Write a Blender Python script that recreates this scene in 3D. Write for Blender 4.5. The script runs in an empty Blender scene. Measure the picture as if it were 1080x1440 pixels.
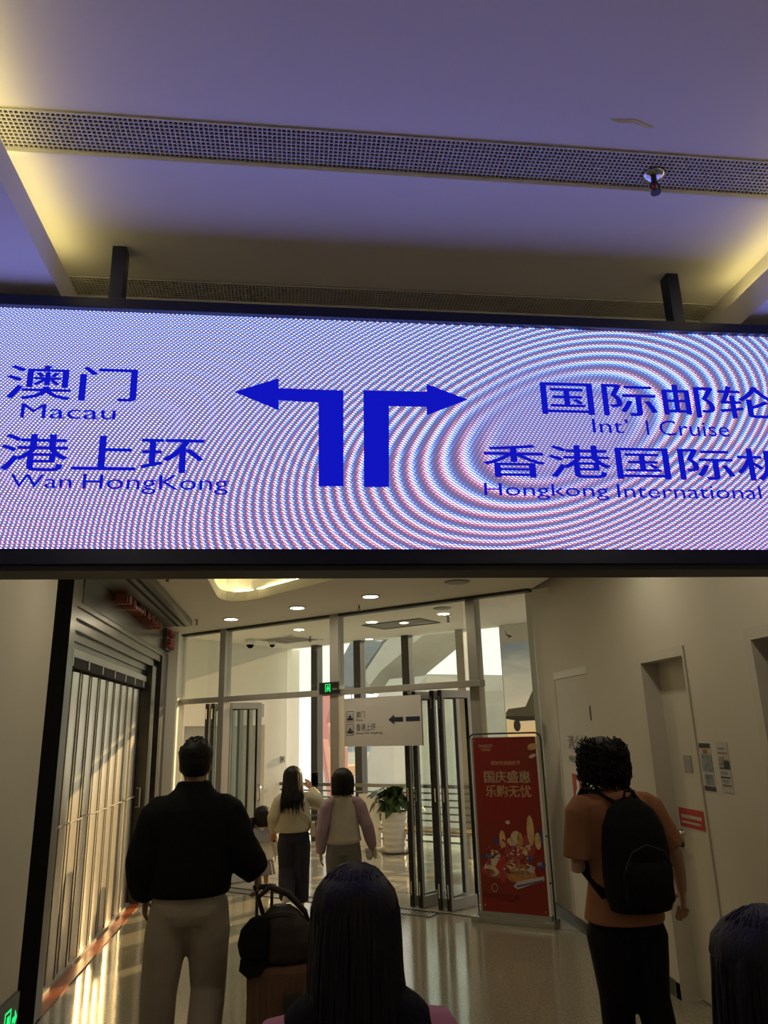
import bpy, bmesh, math, random
from mathutils import Vector, Matrix, noise
random.seed(7)
S = bpy.context.scene
COL = S.collection
PI = math.pi

# ------------------------------------------------------------------ camera
CH = 1.75
F, YAW, PIT, ROL = 1037.0, math.radians(7.3), math.radians(16.46), math.radians(-1.65)
W_ = Vector((math.sin(YAW)*math.cos(PIT), math.cos(YAW)*math.cos(PIT), math.sin(PIT)))
r0 = Vector((math.cos(YAW), -math.sin(YAW), 0)); u0 = r0.cross(W_)
R_ = r0*math.cos(ROL)+u0*math.sin(ROL); U_ = -r0*math.sin(ROL)+u0*math.cos(ROL)
CP = Vector((0, 0, CH))
cam = bpy.data.cameras.new('camera'); camo = bpy.data.objects.new('camera', cam); COL.objects.link(camo)
cam.sensor_fit = 'VERTICAL'; cam.sensor_height = 36; cam.lens = F/1440*36; cam.clip_start = 0.05; cam.clip_end = 500
camo.matrix_world = Matrix(((R_.x, U_.x, -W_.x, 0), (R_.y, U_.y, -W_.y, 0), (R_.z, U_.z, -W_.z, CH), (0, 0, 0, 1)))
S.camera = camo

# ------------------------------------------------------------------ world, sun, exposure
wd = bpy.data.worlds.new('world'); S.world = wd; wd.use_nodes = True
bg = wd.node_tree.nodes['Background']
bg.inputs[0].default_value = (1.0, 0.95, 0.86, 1); bg.inputs[1].default_value = 1.2
sun = bpy.data.lights.new('sun', 'SUN'); suno = bpy.data.objects.new('sun', sun); COL.objects.link(suno)
SAZ, SEL = math.radians(46), math.radians(15)
sd = Vector((math.cos(SAZ)*math.cos(SEL), math.sin(SAZ)*math.cos(SEL), math.sin(SEL)))
suno.rotation_euler = sd.to_track_quat('Z', 'Y').to_euler(); suno.location = sd*60
sun.energy = 6.0; sun.color = (1.0, 0.66, 0.34); sun.angle = math.radians(0.6)
S.view_settings.view_transform = 'Standard'; S.view_settings.look = 'None'
S.view_settings.exposure = 0.35; S.view_settings.gamma = 1.0; S.view_settings.use_curve_mapping = False

# ------------------------------------------------------------------ measuring helpers (where a sight line meets a plane of the place)
def ray(px, py): return R_*((px-540)/F)-U_*((py-720)/F)+W_
def hit(px, py, n, d):
    v = ray(px, py); n = Vector(n); return CP+v*((d-n.dot(CP))/n.dot(v))
def oX(px, py, x): return hit(px, py, (1, 0, 0), x)
def oY(px, py, y): return hit(px, py, (0, 1, 0), y)
def oZ(px, py, z=0): return hit(px, py, (0, 0, 1), z)
TH = math.radians(-40.5)
GA = Vector((math.cos(TH), math.sin(TH), 0)); GB = Vector((-math.sin(TH), math.cos(TH), 0)); G0 = Vector((.52, 8.75, 0))
GM = Matrix.Translation(G0) @ Matrix.Rotation(TH, 4, 'Z')      # glass-wall frame: s along the glass, t outwards
def oT(px, py, t): q = hit(px, py, GB, GB.dot(G0)+t)-G0; return Vector((q.dot(GA), t, q.z))
def oS(px, py, s): q = hit(px, py, GA, GA.dot(G0)+s)-G0; return Vector((s, q.dot(GB), q.z))
def gz(px, py, z=0): q = oZ(px, py, z)-G0; return Vector((q.dot(GA), q.dot(GB), z))

# ------------------------------------------------------------------ materials
MATS = {}
def mat(name, col, rough=.6, metal=0., var=0., scale=8., bump=0., bscale=40., emit=None, estr=0., spec=.5, stretch=None, col2=None, sheen=0.):
    if name in MATS: return MATS[name]
    m = bpy.data.materials.new(name); m.use_nodes = True; nt = m.node_tree; b = nt.nodes['Principled BSDF']
    b.inputs['Roughness'].default_value = rough; b.inputs['Metallic'].default_value = metal
    b.inputs['Specular IOR Level'].default_value = spec
    if sheen: b.inputs['Sheen Weight'].default_value = sheen
    tc = nt.nodes.new('ShaderNodeNewGeometry'); mp = nt.nodes.new('ShaderNodeMapping')
    nt.links.new(tc.outputs['Position'], mp.inputs[0])
    if stretch: mp.inputs['Scale'].default_value = stretch
    n = nt.nodes.new('ShaderNodeTexNoise'); n.inputs['Scale'].default_value = scale; n.inputs['Detail'].default_value = 5
    nt.links.new(mp.outputs[0], n.inputs['Vector'])
    cr = nt.nodes.new('ShaderNodeValToRGB'); cr.color_ramp.elements[0].position = .3; cr.color_ramp.elements[1].position = .7
    c2 = col2 or tuple(min(1, c*(1+var)) for c in col); c1 = tuple(c*(1-var) for c in col)
    cr.color_ramp.elements[0].color = (*c1, 1); cr.color_ramp.elements[1].color = (*c2, 1)
    nt.links.new(n.outputs['Fac'], cr.inputs[0]); nt.links.new(cr.outputs[0], b.inputs['Base Color'])
    if bump:
        n2 = nt.nodes.new('ShaderNodeTexNoise'); n2.inputs['Scale'].default_value = bscale; n2.inputs['Detail'].default_value = 3
        nt.links.new(mp.outputs[0], n2.inputs['Vector'])
        bp = nt.nodes.new('ShaderNodeBump'); bp.inputs['Strength'].default_value = bump; bp.inputs['Distance'].default_value = .01
        nt.links.new(n2.outputs['Fac'], bp.inputs['Height']); nt.links.new(bp.outputs[0], b.inputs['Normal'])
    if emit:
        b.inputs['Emission Color'].default_value = (*emit, 1); b.inputs['Emission Strength'].default_value = estr
    MATS[name] = m; return m
def glassmat(name, tint=(.93, .96, .94), refl=1.45):
    m = bpy.data.materials.new(name); m.use_nodes = True; nt = m.node_tree; nt.nodes.clear()
    o = nt.nodes.new('ShaderNodeOutputMaterial'); mx = nt.nodes.new('ShaderNodeMixShader'); t = nt.nodes.new('ShaderNodeBsdfTransparent')
    g = nt.nodes.new('ShaderNodeBsdfGlossy'); f = nt.nodes.new('ShaderNodeLayerWeight'); pw_ = nt.nodes.new('ShaderNodeMath'); pw_.operation = 'POWER'; pw_.inputs[1].default_value = 5.; ad_ = nt.nodes.new('ShaderNodeMath'); ad_.operation = 'MULTIPLY_ADD'; ad_.inputs[1].default_value = .9; ad_.inputs[2].default_value = .035
    t.inputs[0].default_value = (*tint, 1); g.inputs['Roughness'].default_value = .02; f.inputs[0].default_value = .5
    nt.links.new(f.outputs['Facing'], pw_.inputs[0]); nt.links.new(pw_.outputs[0], ad_.inputs[0]); nt.links.new(ad_.outputs[0], mx.inputs[0]); nt.links.new(t.outputs[0], mx.inputs[1]); nt.links.new(g.outputs[0], mx.inputs[2]); nt.links.new(mx.outputs[0], o.inputs[0])
    MATS[name] = m; return m
def emis(name, col, strength):
    m = bpy.data.materials.new(name); m.use_nodes = True; nt = m.node_tree; nt.nodes.clear()
    o = nt.nodes.new('ShaderNodeOutputMaterial'); e = nt.nodes.new('ShaderNodeEmission')
    e.inputs[0].default_value = (*col, 1); e.inputs[1].default_value = strength; nt.links.new(e.outputs[0], o.inputs[0])
    MATS[name] = m; return m

plaster = mat('plaster', (.62, .59, .50), .75, var=.03, scale=1.5, bump=.03, bscale=60)
plaster_w = mat('plaster_white', (.78, .76, .68), .7, var=.03, scale=1.2, bump=.03, bscale=60)
ceil_m = mat('ceiling_paint', (.86, .84, .79), .7, var=.015, scale=1.2, bump=.015, bscale=30)
black = mat('black_steel', (.004, .0035, .0035), .9, .0, var=.2, spec=.02)
dark = mat('dark_void', (.01, .01, .01), .8)
steel = mat('brushed_steel', (.17, .163, .14), .28, 1., var=.12, scale=4, stretch=(6, 1, 1))
dsteel = mat('dark_steel', (.12, .115, .10), .3, .9, var=.2, scale=5)
alu = mat('aluminium_frame', (.42, .41, .37), .42, .5, var=.05, scale=3)
gdark = mat('dark_frame', (.05, .052, .055), .45, .3)
rubber = mat('rubber_seal', (.01, .01, .01), .6)
chrome = mat('chrome', (.7, .7, .68), .15, 1.)
glass = glassmat('clear_glass')
letter = mat('red_letter', (.30, .07, .045), .4, var=.1)
navy = mat('navy_print', (.012, .018, .05), .5)
white_m = mat('white_plastic', (.75, .74, .70), .45, var=.03)
grey_m = mat('grey_plastic', (.33, .33, .32), .5)
sign_frame = mat('navy_frame', (.010, .016, .05), .3, .2)

# ------------------------------------------------------------------ mesh helpers
class MB:
    def __init__(s): s.v = []; s.f = []
    def add(s, vs, fs):
        o = len(s.v); s.v += [tuple(v) for v in vs]; s.f += [tuple(i+o for i in f) for f in fs]; return s
    def box(s, x0, x1, y0, y1, z0, z1, M=None):
        vs = [Vector((x, y, z)) for x in (x0, x1) for y in (y0, y1) for z in (z0, z1)]
        if M: vs = [M @ v for v in vs]
        return s.add(vs, [(0, 1, 3, 2), (4, 6, 7, 5), (0, 4, 5, 1), (2, 3, 7, 6), (0, 2, 6, 4), (1, 5, 7, 3)])
    def prism(s, pts, o, u, v, d):
        """polygon pts (a,b) in plane o+a*u+b*v, thickened along the vector d"""
        o, u, v, d = map(Vector, (o, u, v, d)); n = len(pts)
        A = [o+u*a+v*b for a, b in pts]; B = [p+d for p in A]
        return s.add(A+B, [tuple(range(n-1, -1, -1)), tuple(range(n, 2*n))]+[(i, (i+1) % n, n+(i+1) % n, n+i) for i in range(n)])
    def rings(s, rs, n=20, wob=None):
        """stack of ellipses (cx,cy,cz,rx,ry) or (cx,cz,rx,yfront,yback) given as dict-like 6-tuples"""
        vs = []
        for k, r in enumerate(rs):
            cx, cy, cz, rx, ry = r[:5]; ryb = r[5] if len(r) > 5 else ry
            for i in range(n):
                a = 2*PI*i/n; w = 1+(wob(a, k) if wob else 0)
                sy = math.sin(a); vs.append((cx+rx*w*math.cos(a), cy+(ry if sy > 0 else ryb)*w*sy, cz))
        fs = [(k*n+i, k*n+(i+1) % n, (k+1)*n+(i+1) % n, (k+1)*n+i) for k in range(len(rs)-1) for i in range(n)]
        if rs[0][2] < rs[-1][2]: fs += [tuple(range(n-1, -1, -1)), tuple(range((len(rs)-1)*n, len(rs)*n))]
        else:
            fs = [f[::-1] for f in fs]+[tuple(range(n)), tuple(range(len(rs)*n-1, (len(rs)-1)*n-1, -1))]
        return s.add(vs, fs)
    def tube(s, pts, rad, n=10, flat=None, wob=None, cap=True):
        pts = [Vector(p) for p in pts]; m = len(pts)
        if not hasattr(rad, '__len__'): rad = [rad]*m
        T = [(pts[min(i+1, m-1)]-pts[max(i-1, 0)]).normalized() for i in range(m)]
        up = Vector((0, 1, 0)) if abs(T[0].y) < .9 else Vector((1, 0, 0))
        if flat: up = Vector(flat)
        vs = []
        for i in range(m):
            a = T[i].cross(up)
            if a.length < 1e-4: a = T[i].cross(Vector((1, 0, .01)))
            a.normalize(); b = T[i].cross(a)*-1; up = b
            r = rad[i]; ra, rb = (r if hasattr(r, '__len__') else (r, r))
            for k in range(n):
                g = 2*PI*k/n; w = 1+(wob(g, i) if wob else 0)
                vs.append(pts[i]+a*(ra*w*math.cos(g))+b*(rb*w*math.sin(g)))
        fs = [(i*n+k, (i+1)*n+k, (i+1)*n+(k+1) % n, i*n+(k+1) % n) for i in range(m-1) for k in range(n)]
        if cap: fs += [tuple(range(n)), tuple(range(m*n-1, (m-1)*n-1, -1))]
        return s.add(vs, fs)
    def ell(s, c, r, n=14, m=9, M=None):
        c = Vector(c); vs = []
        for j in range(1, m):
            p = PI*j/m
            for i in range(n):
                a = 2*PI*i/n; v = Vector((r[0]*math.sin(p)*math.cos(a), r[1]*math.sin(p)*math.sin(a), r[2]*math.cos(p)))
                vs.append(c+(M @ v if M else v))
        t = Vector((0, 0, r[2])); vs += [c+(M @ t if M else t), c-(M @ t if M else t)]
        fs = [(j*n+i, (j+1)*n+i, (j+1)*n+(i+1) % n, j*n+(i+1) % n) for j in range(m-2) for i in range(n)]
        a, b = len(vs)-2, len(vs)-1
        fs += [(a, i, (i+1) % n) for i in range(n)]+[(b, (m-2)*n+(i+1) % n, (m-2)*n+i) for i in range(n)]
        return s.add(vs, fs)
    def lathe(s, prof, c=(0, 0, 0), n=24):
        return s.rings([(c[0], c[1], c[2]+z, r, r) for r, z in prof], n)
    def build(s, name, m, parent=None, smooth=False, M=None, bevel=0.):
        me = bpy.data.meshes.new(name); vs = [M @ Vector(v) for v in s.v] if M else s.v
        me.from_pydata([tuple(v) for v in vs], [], s.f)
        bm = bmesh.new(); bm.from_mesh(me); bmesh.ops.recalc_face_normals(bm, faces=bm.faces)
        if bevel:
            bmesh.ops.bevel(bm, geom=[e for e in bm.edges if e.is_manifold and e.calc_face_angle(0) > .6], offset=bevel, segments=2, affect='EDGES', profile=.7)
        bm.to_mesh(me); bm.free()
        return link(name, me, m, parent, smooth)
def link(name, me, m, parent=None, smooth=False):
    if m:
        me.materials.clear(); me.materials.append(m)
    if smooth:
        me.shade_smooth()
    o = bpy.data.objects.new(name, me); COL.objects.link(o)
    if parent: o.parent = parent; o.matrix_parent_inverse = parent.matrix_basis.inverted()
    return o
def tag(o, label=None, cat=None, group=None, kind=None):
    if label: o['label'] = label
    if cat: o['category'] = cat
    if group: o['group'] = group
    if kind: o['kind'] = kind
    return o
def thing(name, label, cat, loc=(0, 0, 0), rz=0, group=None):
    o = bpy.data.objects.new(name, None); o.empty_display_size = .1; COL.objects.link(o)
    o.matrix_basis = Matrix.Translation(Vector(loc)) @ Matrix.Rotation(rz, 4, 'Z')
    return tag(o, label, cat, group)
def sub(name, mb, m, parent, smooth=False, bevel=0.):          # part given in the parent's own coordinates
    o = mb.build(name, m, None, smooth, None, bevel); o.parent = parent; return o
def struct(name, mb, m, label=None, M=None, bevel=0.):
    return tag(mb.build(name, m, None, False, M, bevel), label, None, None, 'structure')
def box(*a, M=None): return MB().box(*a, M=M)

def text_mesh(body, extrude=0.):
    cu = bpy.data.curves.new('t', 'FONT'); cu.body = body; cu.extrude = extrude; cu.resolution_u = 3
    o = bpy.data.objects.new('t', cu); COL.objects.link(o); bpy.context.view_layer.update()
    me = bpy.data.meshes.new_from_object(o.evaluated_get(bpy.context.evaluated_depsgraph_get()))
    bpy.data.objects.remove(o); bpy.data.curves.remove(cu); return me
def text(body, name, m, parent, box4, o, u, v, extrude=0., bold=0.):
    """lettering filling box4=(u0,v0,u1,v1) of the plane o,u,v; raised by extrude towards u x v"""
    me = text_mesh(body, .01 if extrude else 0.)
    if bold:
        vs = [p.co.copy() for p in me.vertices]; fs = [tuple(p.vertices) for p in me.polygons]; n0 = len(vs); V, Fs = [], []
        for k, (dx, dy) in enumerate(((-bold, 0), (bold, 0), (0, -bold*.5), (0, bold*.5))):
            V += [(v.x+dx, v.y+dy, v.z+k*1e-5) for v in vs]; Fs += [tuple(i+k*n0 for i in f) for f in fs]
        me = bpy.data.meshes.new('t'); me.from_pydata(V, [], Fs)
    xs = [p.co.x for p in me.vertices]; ys = [p.co.y for p in me.vertices]
    if not xs: return None
    o, u, v = map(Vector, (o, u, v)); n = u.cross(v).normalized(); x0, x1, y0, y1 = min(xs), max(xs), min(ys), max(ys)
    for p in me.vertices:
        a = box4[0]+(p.co.x-x0)/(x1-x0)*(box4[2]-box4[0]); b = box4[1]+(p.co.y-y0)/max(1e-6, y1-y0)*(box4[3]-box4[1])
        p.co = o+u*a+v*b+n*((p.co.z/.01+1)*.5*extrude if extrude else 0)
    me.name = name
    return link(name, me, m, parent)
def remesh(mb, name, m, parent, voxel=.008, smooth=6, fac=.5):
    me = bpy.data.meshes.new(name); me.from_pydata(mb.v, [], mb.f)
    bm = bmesh.new(); bm.from_mesh(me)
    bmesh.ops.recalc_face_normals(bm, faces=bm.faces); bm.to_mesh(me); bm.free()
    o = bpy.data.objects.new('tmp', me); COL.objects.link(o)
    r = o.modifiers.new('r', 'REMESH'); r.mode = 'VOXEL'; r.voxel_size = voxel
    if smooth:
        q = o.modifiers.new('s', 'SMOOTH'); q.iterations = smooth; q.factor = fac
    bpy.context.view_layer.update()
    m2 = bpy.data.meshes.new_from_object(o.evaluated_get(bpy.context.evaluated_depsgraph_get()))
    bpy.data.objects.remove(o); bpy.data.meshes.remove(me); m2.name = name; m2.shade_smooth()
    ob = link(name, m2, m); ob.parent = parent; return ob
def copy_tree(o, parent=None):
    c = o.copy(); COL.objects.link(c); c.parent = parent
    for ch in list(o.children): copy_tree(ch, c)
    return c

# ================================================================== THE SETTING
CZ = 3.08          # main ceiling
VZ = 3.25          # ceiling outside the folding doors
PZ = 3.296         # raised ceiling panel over the sign
XL, XR = -1.62, 2.55

# ---- floor (polished granite)
def floormat():
    m = mat('polished_granite', (.30, .275, .205), .13, var=.25, scale=55, spec=.6)
    nt = m.node_tree; b = nt.nodes['Principled BSDF']
    g = nt.nodes.new('ShaderNodeNewGeometry'); n = nt.nodes.new('ShaderNodeTexNoise'); n.inputs['Scale'].default_value = 3.; n.inputs['Detail'].default_value = 6
    nt.links.new(g.outputs['Position'], n.inputs['Vector'])
    mr = nt.nodes.new('ShaderNodeMapRange'); mr.inputs['To Min'].default_value = .05; mr.inputs['To Max'].default_value = .17
    nt.links.new(n.outputs['Fac'], mr.inputs['Value']); nt.links.new(mr.outputs[0], b.inputs['Roughness'])
    n2 = nt.nodes.new('ShaderNodeTexNoise'); n2.inputs['Scale'].default_value = 9.; nt.links.new(g.outputs['Position'], n2.inputs['Vector'])
    bp = nt.nodes.new('ShaderNodeBump'); bp.inputs['Strength'].default_value = .05; bp.inputs['Distance'].default_value = .01
    nt.links.new(n2.outputs['Fac'], bp.inputs['Height']); nt.links.new(bp.outputs[0], b.inputs['Normal'])
    return m
granite = floormat()
fl = struct('floor', MB().prism([(-3.2, -4.2), (2.9, -4.2), (2.9, 6.75), (2.44, 7.13), (-3.2, 11.93)], (0, 0, -.1), (1, 0, 0), (0, 1, 0), (0, 0, .1)), granite, 'polished speckled granite floor of the passage')
vfloor = mat('pale_granite', (.44, .42, .34), .12, var=.15, scale=40, spec=.6)
struct('floor', box(-3.9, 4.2, 0, 4.2, -.1, 0, M=GM), vfloor, 'pale polished floor outside the folding doors')
struct('trim_1', box(-2.3, 2.2, .03, .06, -.02, .002, M=GM), dark, 'dark sliding track groove in the floor')
struct('trim_2', box(-2.6, 2.4, .68, .70, -.02, .0015, M=GM), gdark, 'dark joint line across the pale floor')

# drain grating in front of the folding doors
dr = thing('floor_grating', 'long steel slotted floor grating along the doorway', 'grating', GM @ Vector((0, -.08, 0)), TH)
sub('frame', MB().box(-2.2, 1.22, -.085, -.075, 0, .006).box(-2.2, 1.22, .075, .085, 0, .006).box(-2.2, 1.22, -.075, .075, 0, .001), gdark, dr)
barm = mat('grating_bar', (.62, .60, .54), .3, .6)
me = box(-.009, .009, -.074, .074, .001, .006); mbm = None
for i in range(85):
    if mbm is None: o = sub('bar', me, barm, dr); mbm = o
    else: o = mbm.copy(); COL.objects.link(o); o.parent = dr
    o.location = (-2.18+i*.04, 0, 0)

# ---- ceilings
# main slab (with the curved light recess cut out of it) as a polygon with a hole -> built as strips
cove_pts = [(-.752, 5.2), (-.752, 7.45), (-.735, 7.60), (-.69, 7.71), (-.60, 7.765), (-.48, 7.73), (-.36, 7.634), (.66, 6.273), (1.45, 5.2)]
def ceiling_with_hole():
    bm = bmesh.new()
    outer = [(-3.2, 2.48), (2.41, 2.48), (2.41, 7.16), (-1.62, 10.62), (-1.62, 10.75), (-3.2, 10.75)]
    ov = [bm.verts.new((x, y, CZ)) for x, y in outer]; hv = [bm.verts.new((x, y, CZ)) for x, y in cove_pts]
    es = [bm.edges.new((L[i], L[(i+1) % len(L)])) for L in (ov, hv) for i in range(len(L))]
    bmesh.ops.triangle_fill(bm, use_beauty=True, edges=es)
    r = bmesh.ops.extrude_face_region(bm, geom=bm.faces[:])
    for v in [g for g in r['geom'] if isinstance(g, bmesh.types.BMVert)]: v.co.z += .1
    bmesh.ops.recalc_face_normals(bm, faces=bm.faces)
    me = bpy.data.meshes.new('ceiling'); bm.to_mesh(me); bm.free()
    return tag(link('ceiling', me, ceil_m), 'cream suspended ceiling with a curved light recess', None, None, 'structure')
ce = ceiling_with_hole()
mb = MB(); mb.prism([(p[0]+(-.12 if p[0] < 0 else .12), p[1]+.12) for p in cove_pts], (0, 0, CZ+.30), (1, 0, 0), (0, 1, 0), (0, 0, .06))
struct('ceiling', mb, ceil_m, 'raised panel inside the curved light recess')
mb = MB()
cp2 = [(p[0]+(-.10 if p[0] < 0 else .10), p[1]+.10) for p in cove_pts]
for (a, b) in zip(cp2[:-1], cp2[1:]): mb.prism([(a[0], a[1]), (b[0], b[1]), (b[0]*1.02, b[1]+.02), (a[0]*1.02, a[1]+.02)], (0, 0, CZ+.1), (1, 0, 0), (0, 1, 0), (0, 0, .2))
struct('trim_3', mb, ceil_m, 'upright rim of the curved light recess')
mb = MB(); mb.tube([(p[0]*.86+.0, p[1]-.16, CZ+.296) for p in cove_pts[:-1]], .006, 6)
struct('trim_4', mb, gdark, 'thin dark joint in the curved light recess')
warm = emis('warm_led', (1.0, .83, .38), 26.0)
cl = thing('cove_light', 'warm led strip hidden along the curved ceiling recess', 'cove light', (0, 7, CZ+.1))
mb = MB(); mb.tube([(p[0]+(-.035 if p[0] < .3 else .035), p[1]-7+.035, .004) for p in cove_pts[1:-1]], .003, 6); sub('led_strip', mb, warm, cl)
# foreground: slabs left and right of the raised panel
SLX, SRX = -.737, 1.574
struct('ceiling', box(-3.2, SLX, -4.2, 2.48, 3.1, 3.2), ceil_m, 'lower ceiling band left of the raised panel')
struct('ceiling', box(SRX, 2.75, -4.2, 2.48, 3.1, 3.2), ceil_m, 'lower ceiling band right of the raised panel')
pc = struct('ceiling', box(SLX-.05, SRX+.046, -4.2, 2.48, PZ, PZ+.05), ceil_m, 'raised flat ceiling panel above the led sign')
struct('trim_5', box(SLX-.07, SLX-.05, -4.2, 2.48, 3.2, PZ+.05), ceil_m, 'back of the light channel on the left')
struct('trim_6', box(SRX+.046, SRX+.066, -4.2, 2.48, 3.2, PZ+.05), ceil_m, 'back of the light channel on the right')
struct('trim_7', box(SLX-.05, SRX+.046, 2.462, 2.48, CZ+.1, PZ), ceil_m, 'upright end of the raised ceiling panel')
struct('trim_13', box(2.41, 2.56, 2.4, 7.8, 3.45, 3.5), dark, 'dark shadow gap above the right wall')
struct('trim_14', box(2.40, 2.41, 2.4, 7.17, CZ, 3.45), dark, 'dark side of the shadow gap above the right wall')
yl = emis('yellow_led', (1.0, .80, .30), 3.6)
for x, side in ((SLX-.028, 'left'), (SRX+.025, 'right')):
    t = thing('cove_light', f'yellow led strip in the light channel along the {side} ceiling band', 'cove light', (x, 0, 3.2))
    sub('led_strip', box(-.012, .012, -4.1, 2.20, .002, .012), yl, t)
struct('ceiling', box(-3.25, 2.9, -4.3, 7.7, 3.62, 3.7), dark, 'unseen slab added above the suspended ceiling to stop light leaks')  # light blocker added out of view, stops sky light leaking through ceiling gaps
# plaster crack on the raised panel
a, b = oZ(858, 167, PZ), oZ(919, 178, PZ); mb = MB()
pts = [a.lerp(b, i/10)+Vector((0, .004*math.sin(i*.9), -.001)) for i in range(11)]
mb.tube(pts, [.001, .004, .006, .005, .006, .005, .006, .006, .005, .004, .001], 6)
o = mb.build('plaster_crack', ceil_m, pc)
# linear air grilles
def grille(y0, y1, x0, x1, lab):
    t = thing('air_grille', lab, 'grille', (0, y0, PZ)); w = y1-y0
    mb = MB(); n = int((x1-x0)/.0128)
    for i in range(n+1): x = x0+(x1-x0)*i/n; mb.box(x-.0017, x+.0017, 0, w, -.006, -.001)
    k = max(3, round(w/.0132))
    for i in range(k+1): y = w*i/k; mb.box(x0, x1, y-.0015, y+.0015, -.007, -.002)
    o = sub('mesh_face', mb, mat('grille_paint', (.74, .72, .66), .5), t); o['kind'] = 'stuff'
    sub('lip', box(x0, x1, w, w+.012, -.020, -.0005), ceil_m, t)
    sub('duct', box(x0, x1, 0, w, -.0008, -.0002), dark, t)
    return t
grille(1.608, 1.736, SLX-.045, SRX+.04, 'long white mesh air grille across the ceiling in front of the led sign')
grille(2.335, 2.444, SLX-.045, SRX+.04, 'long mesh air grille just behind the led sign')
# sprinkler heads
def sprinkler(loc, lab, s=1.):
    t = thing('sprinkler', lab, 'sprinkler', loc)
    sub('escutcheon', MB().lathe([(.032*s, 0), (.030*s, -.006*s), (.016*s, -.012*s), (.012*s, -.012*s)][::-1], n=16), chrome, t, True)
    mb = MB(); mb.tube([(0, 0, -.01*s), (0, 0, -.03*s)], .008*s, 8)
    mb.tube([(-.008*s, 0, -.026*s), (-.015*s, 0, -.04*s), (0, 0, -.056*s)], .003*s, 6); mb.tube([(.008*s, 0, -.026*s), (.015*s, 0, -.04*s), (0, 0, -.056*s)], .003*s, 6)
    sb_ = sub('body', mb, gdark, t); sub('bulb', MB().tube([(0, 0, -.03*s), (0, 0, -.052*s)], .004*s, 6), mat('red_glass', (.5, .02, .01), .2), sb_)
    sub('deflector', MB().lathe([(.014*s, -.060*s), (.014*s, -.056*s)], n=10), gdark, sb_)
    return t
q = oZ(918, 243, PZ); sprinkler((q.x, q.y, PZ-.008), 'chrome sprinkler head at the front ceiling grille', 1.05)
for p, lab in (((277, 871), 'small dark sprinkler near the left wall corner'), ((505, 851), 'small dark sprinkler in the middle of the far ceiling'), ((236, 807), 'dark sprinkler beside the shop ceiling trough')):
    q = oZ(*p, CZ); sprinkler((q.x, q.y, CZ), lab, 1.1)

# ---- walls
struct('wall_back', box(-3.2, 2.9, -4.3, -4.2, 0, 3.4), plaster, 'unseen wall added behind the viewpoint to keep sky light out')  # added out of view to close the passage against sky light
struct('wall_left', box(-1.82, XL, -4.2, 5.28, 0, 3.1), plaster, 'beige plaster wall on the near left')
struct('trim_8', box(-1.82, XL+.004, 5.28, 5.65, 0, CZ), black, 'black metal portal post on the left', bevel=.004)
struct('baseboard_left', box(XL, XL+.012, -4.2, 5.28, 0, .1), gdark, 'dark skirting under the near left wall')
# right wall built round its three openings
D1 = (6.31, 7.15, 0.10, 2.24); D2 = (4.64, 5.25, 0.0, 2.17); D3 = (3.05, 3.88, 0, 2.18)
mb = MB()
ys = [-4.2, D3[0], D3[1], D2[0], D2[1], D1[0], D1[1], 7.70]
for i in range(0, 8, 2): mb.box(XR, XR+.30, ys[i], ys[i+1], 0, 3.45)
for d in (D3, D2, D1): mb.box(XR, XR+.30, d[0], d[1], d[3], 3.45)
mb.box(XR, XR+.30, D1[0], D1[1], 0, D1[2])
struct('wall_right', mb, plaster, 'plain beige wall on the right with recessed doors')
mb = MB()
for a, b in ((D1[0]-1.06, 7.70), (D3[1], D2[0]), (-4.2, D3[0])): mb.box(XR-.012, XR, a, b, 0, .10)
struct('baseboard_right', mb, mat('dark_skirting', (.06, .055, .045), .25), 'dark stone skirting along the right wall')
struct('wall_end', box(XR, 4.3, 7.70, 7.85, 0, 3.45), plaster, 'end of the right wall at the glass front')

# door 1: fire hydrant cabinet, flush
d = struct('door_1', box(XR+.002, XR+.05, D1[0]+.006, D1[1]-.006, D1[2]+.006, D1[3]-.07), mat('cabinet_door', (.60, .58, .50), .6, var=.02), 'flush beige hydrant cabinet door with black lettering')
box(XR-.004, XR+.05, D1[0], D1[1], D1[3]-.066, D1[3]).build('door_head', mat('pale_trim', (.72, .70, .63), .5), d)
box(XR-.006, XR+.004, D1[0]-.004, D1[0]+.012, 1.78, 1.90).build('hinge', gdark, d)
rx = (0, -1, 0); uz = (0, 0, 1)
o = (XR-.002, 0, 0)
def rw(px, py, x=XR): q = oX(px, py, x); return q.y, q.z
y0, z0 = rw(801, 1062); text('消火栓', 'lettering', gdark, d, (-6.93, 1.535, -6.44, 1.655), o, rx, uz)
text('FIRE HYDRANT', 'lettering', gdark, d, (-6.93, 1.42, -6.44, 1.475), o, rx, uz)
stk = mat('red_sticker', (.42, .03, .02), .5)
o_ = box(XR-.003, XR+.002, 6.60, 6.90, 1.00, 1.32).build('sticker', stk, d); o_['label'] = 'red hydrant sticker'
MB().prism([(-6.83, 1.05), (-6.70, 1.05), (-6.70, 1.17), (-6.735, 1.20), (-6.735, 1.24), (-6.68, 1.25), (-6.68, 1.27), (-6.80, 1.27), (-6.795, 1.20), (-6.83, 1.17)], (XR-.004, 0, 0), rx, uz, (-.001, 0, 0)).build('extinguisher_icon', white_m, d)
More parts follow.
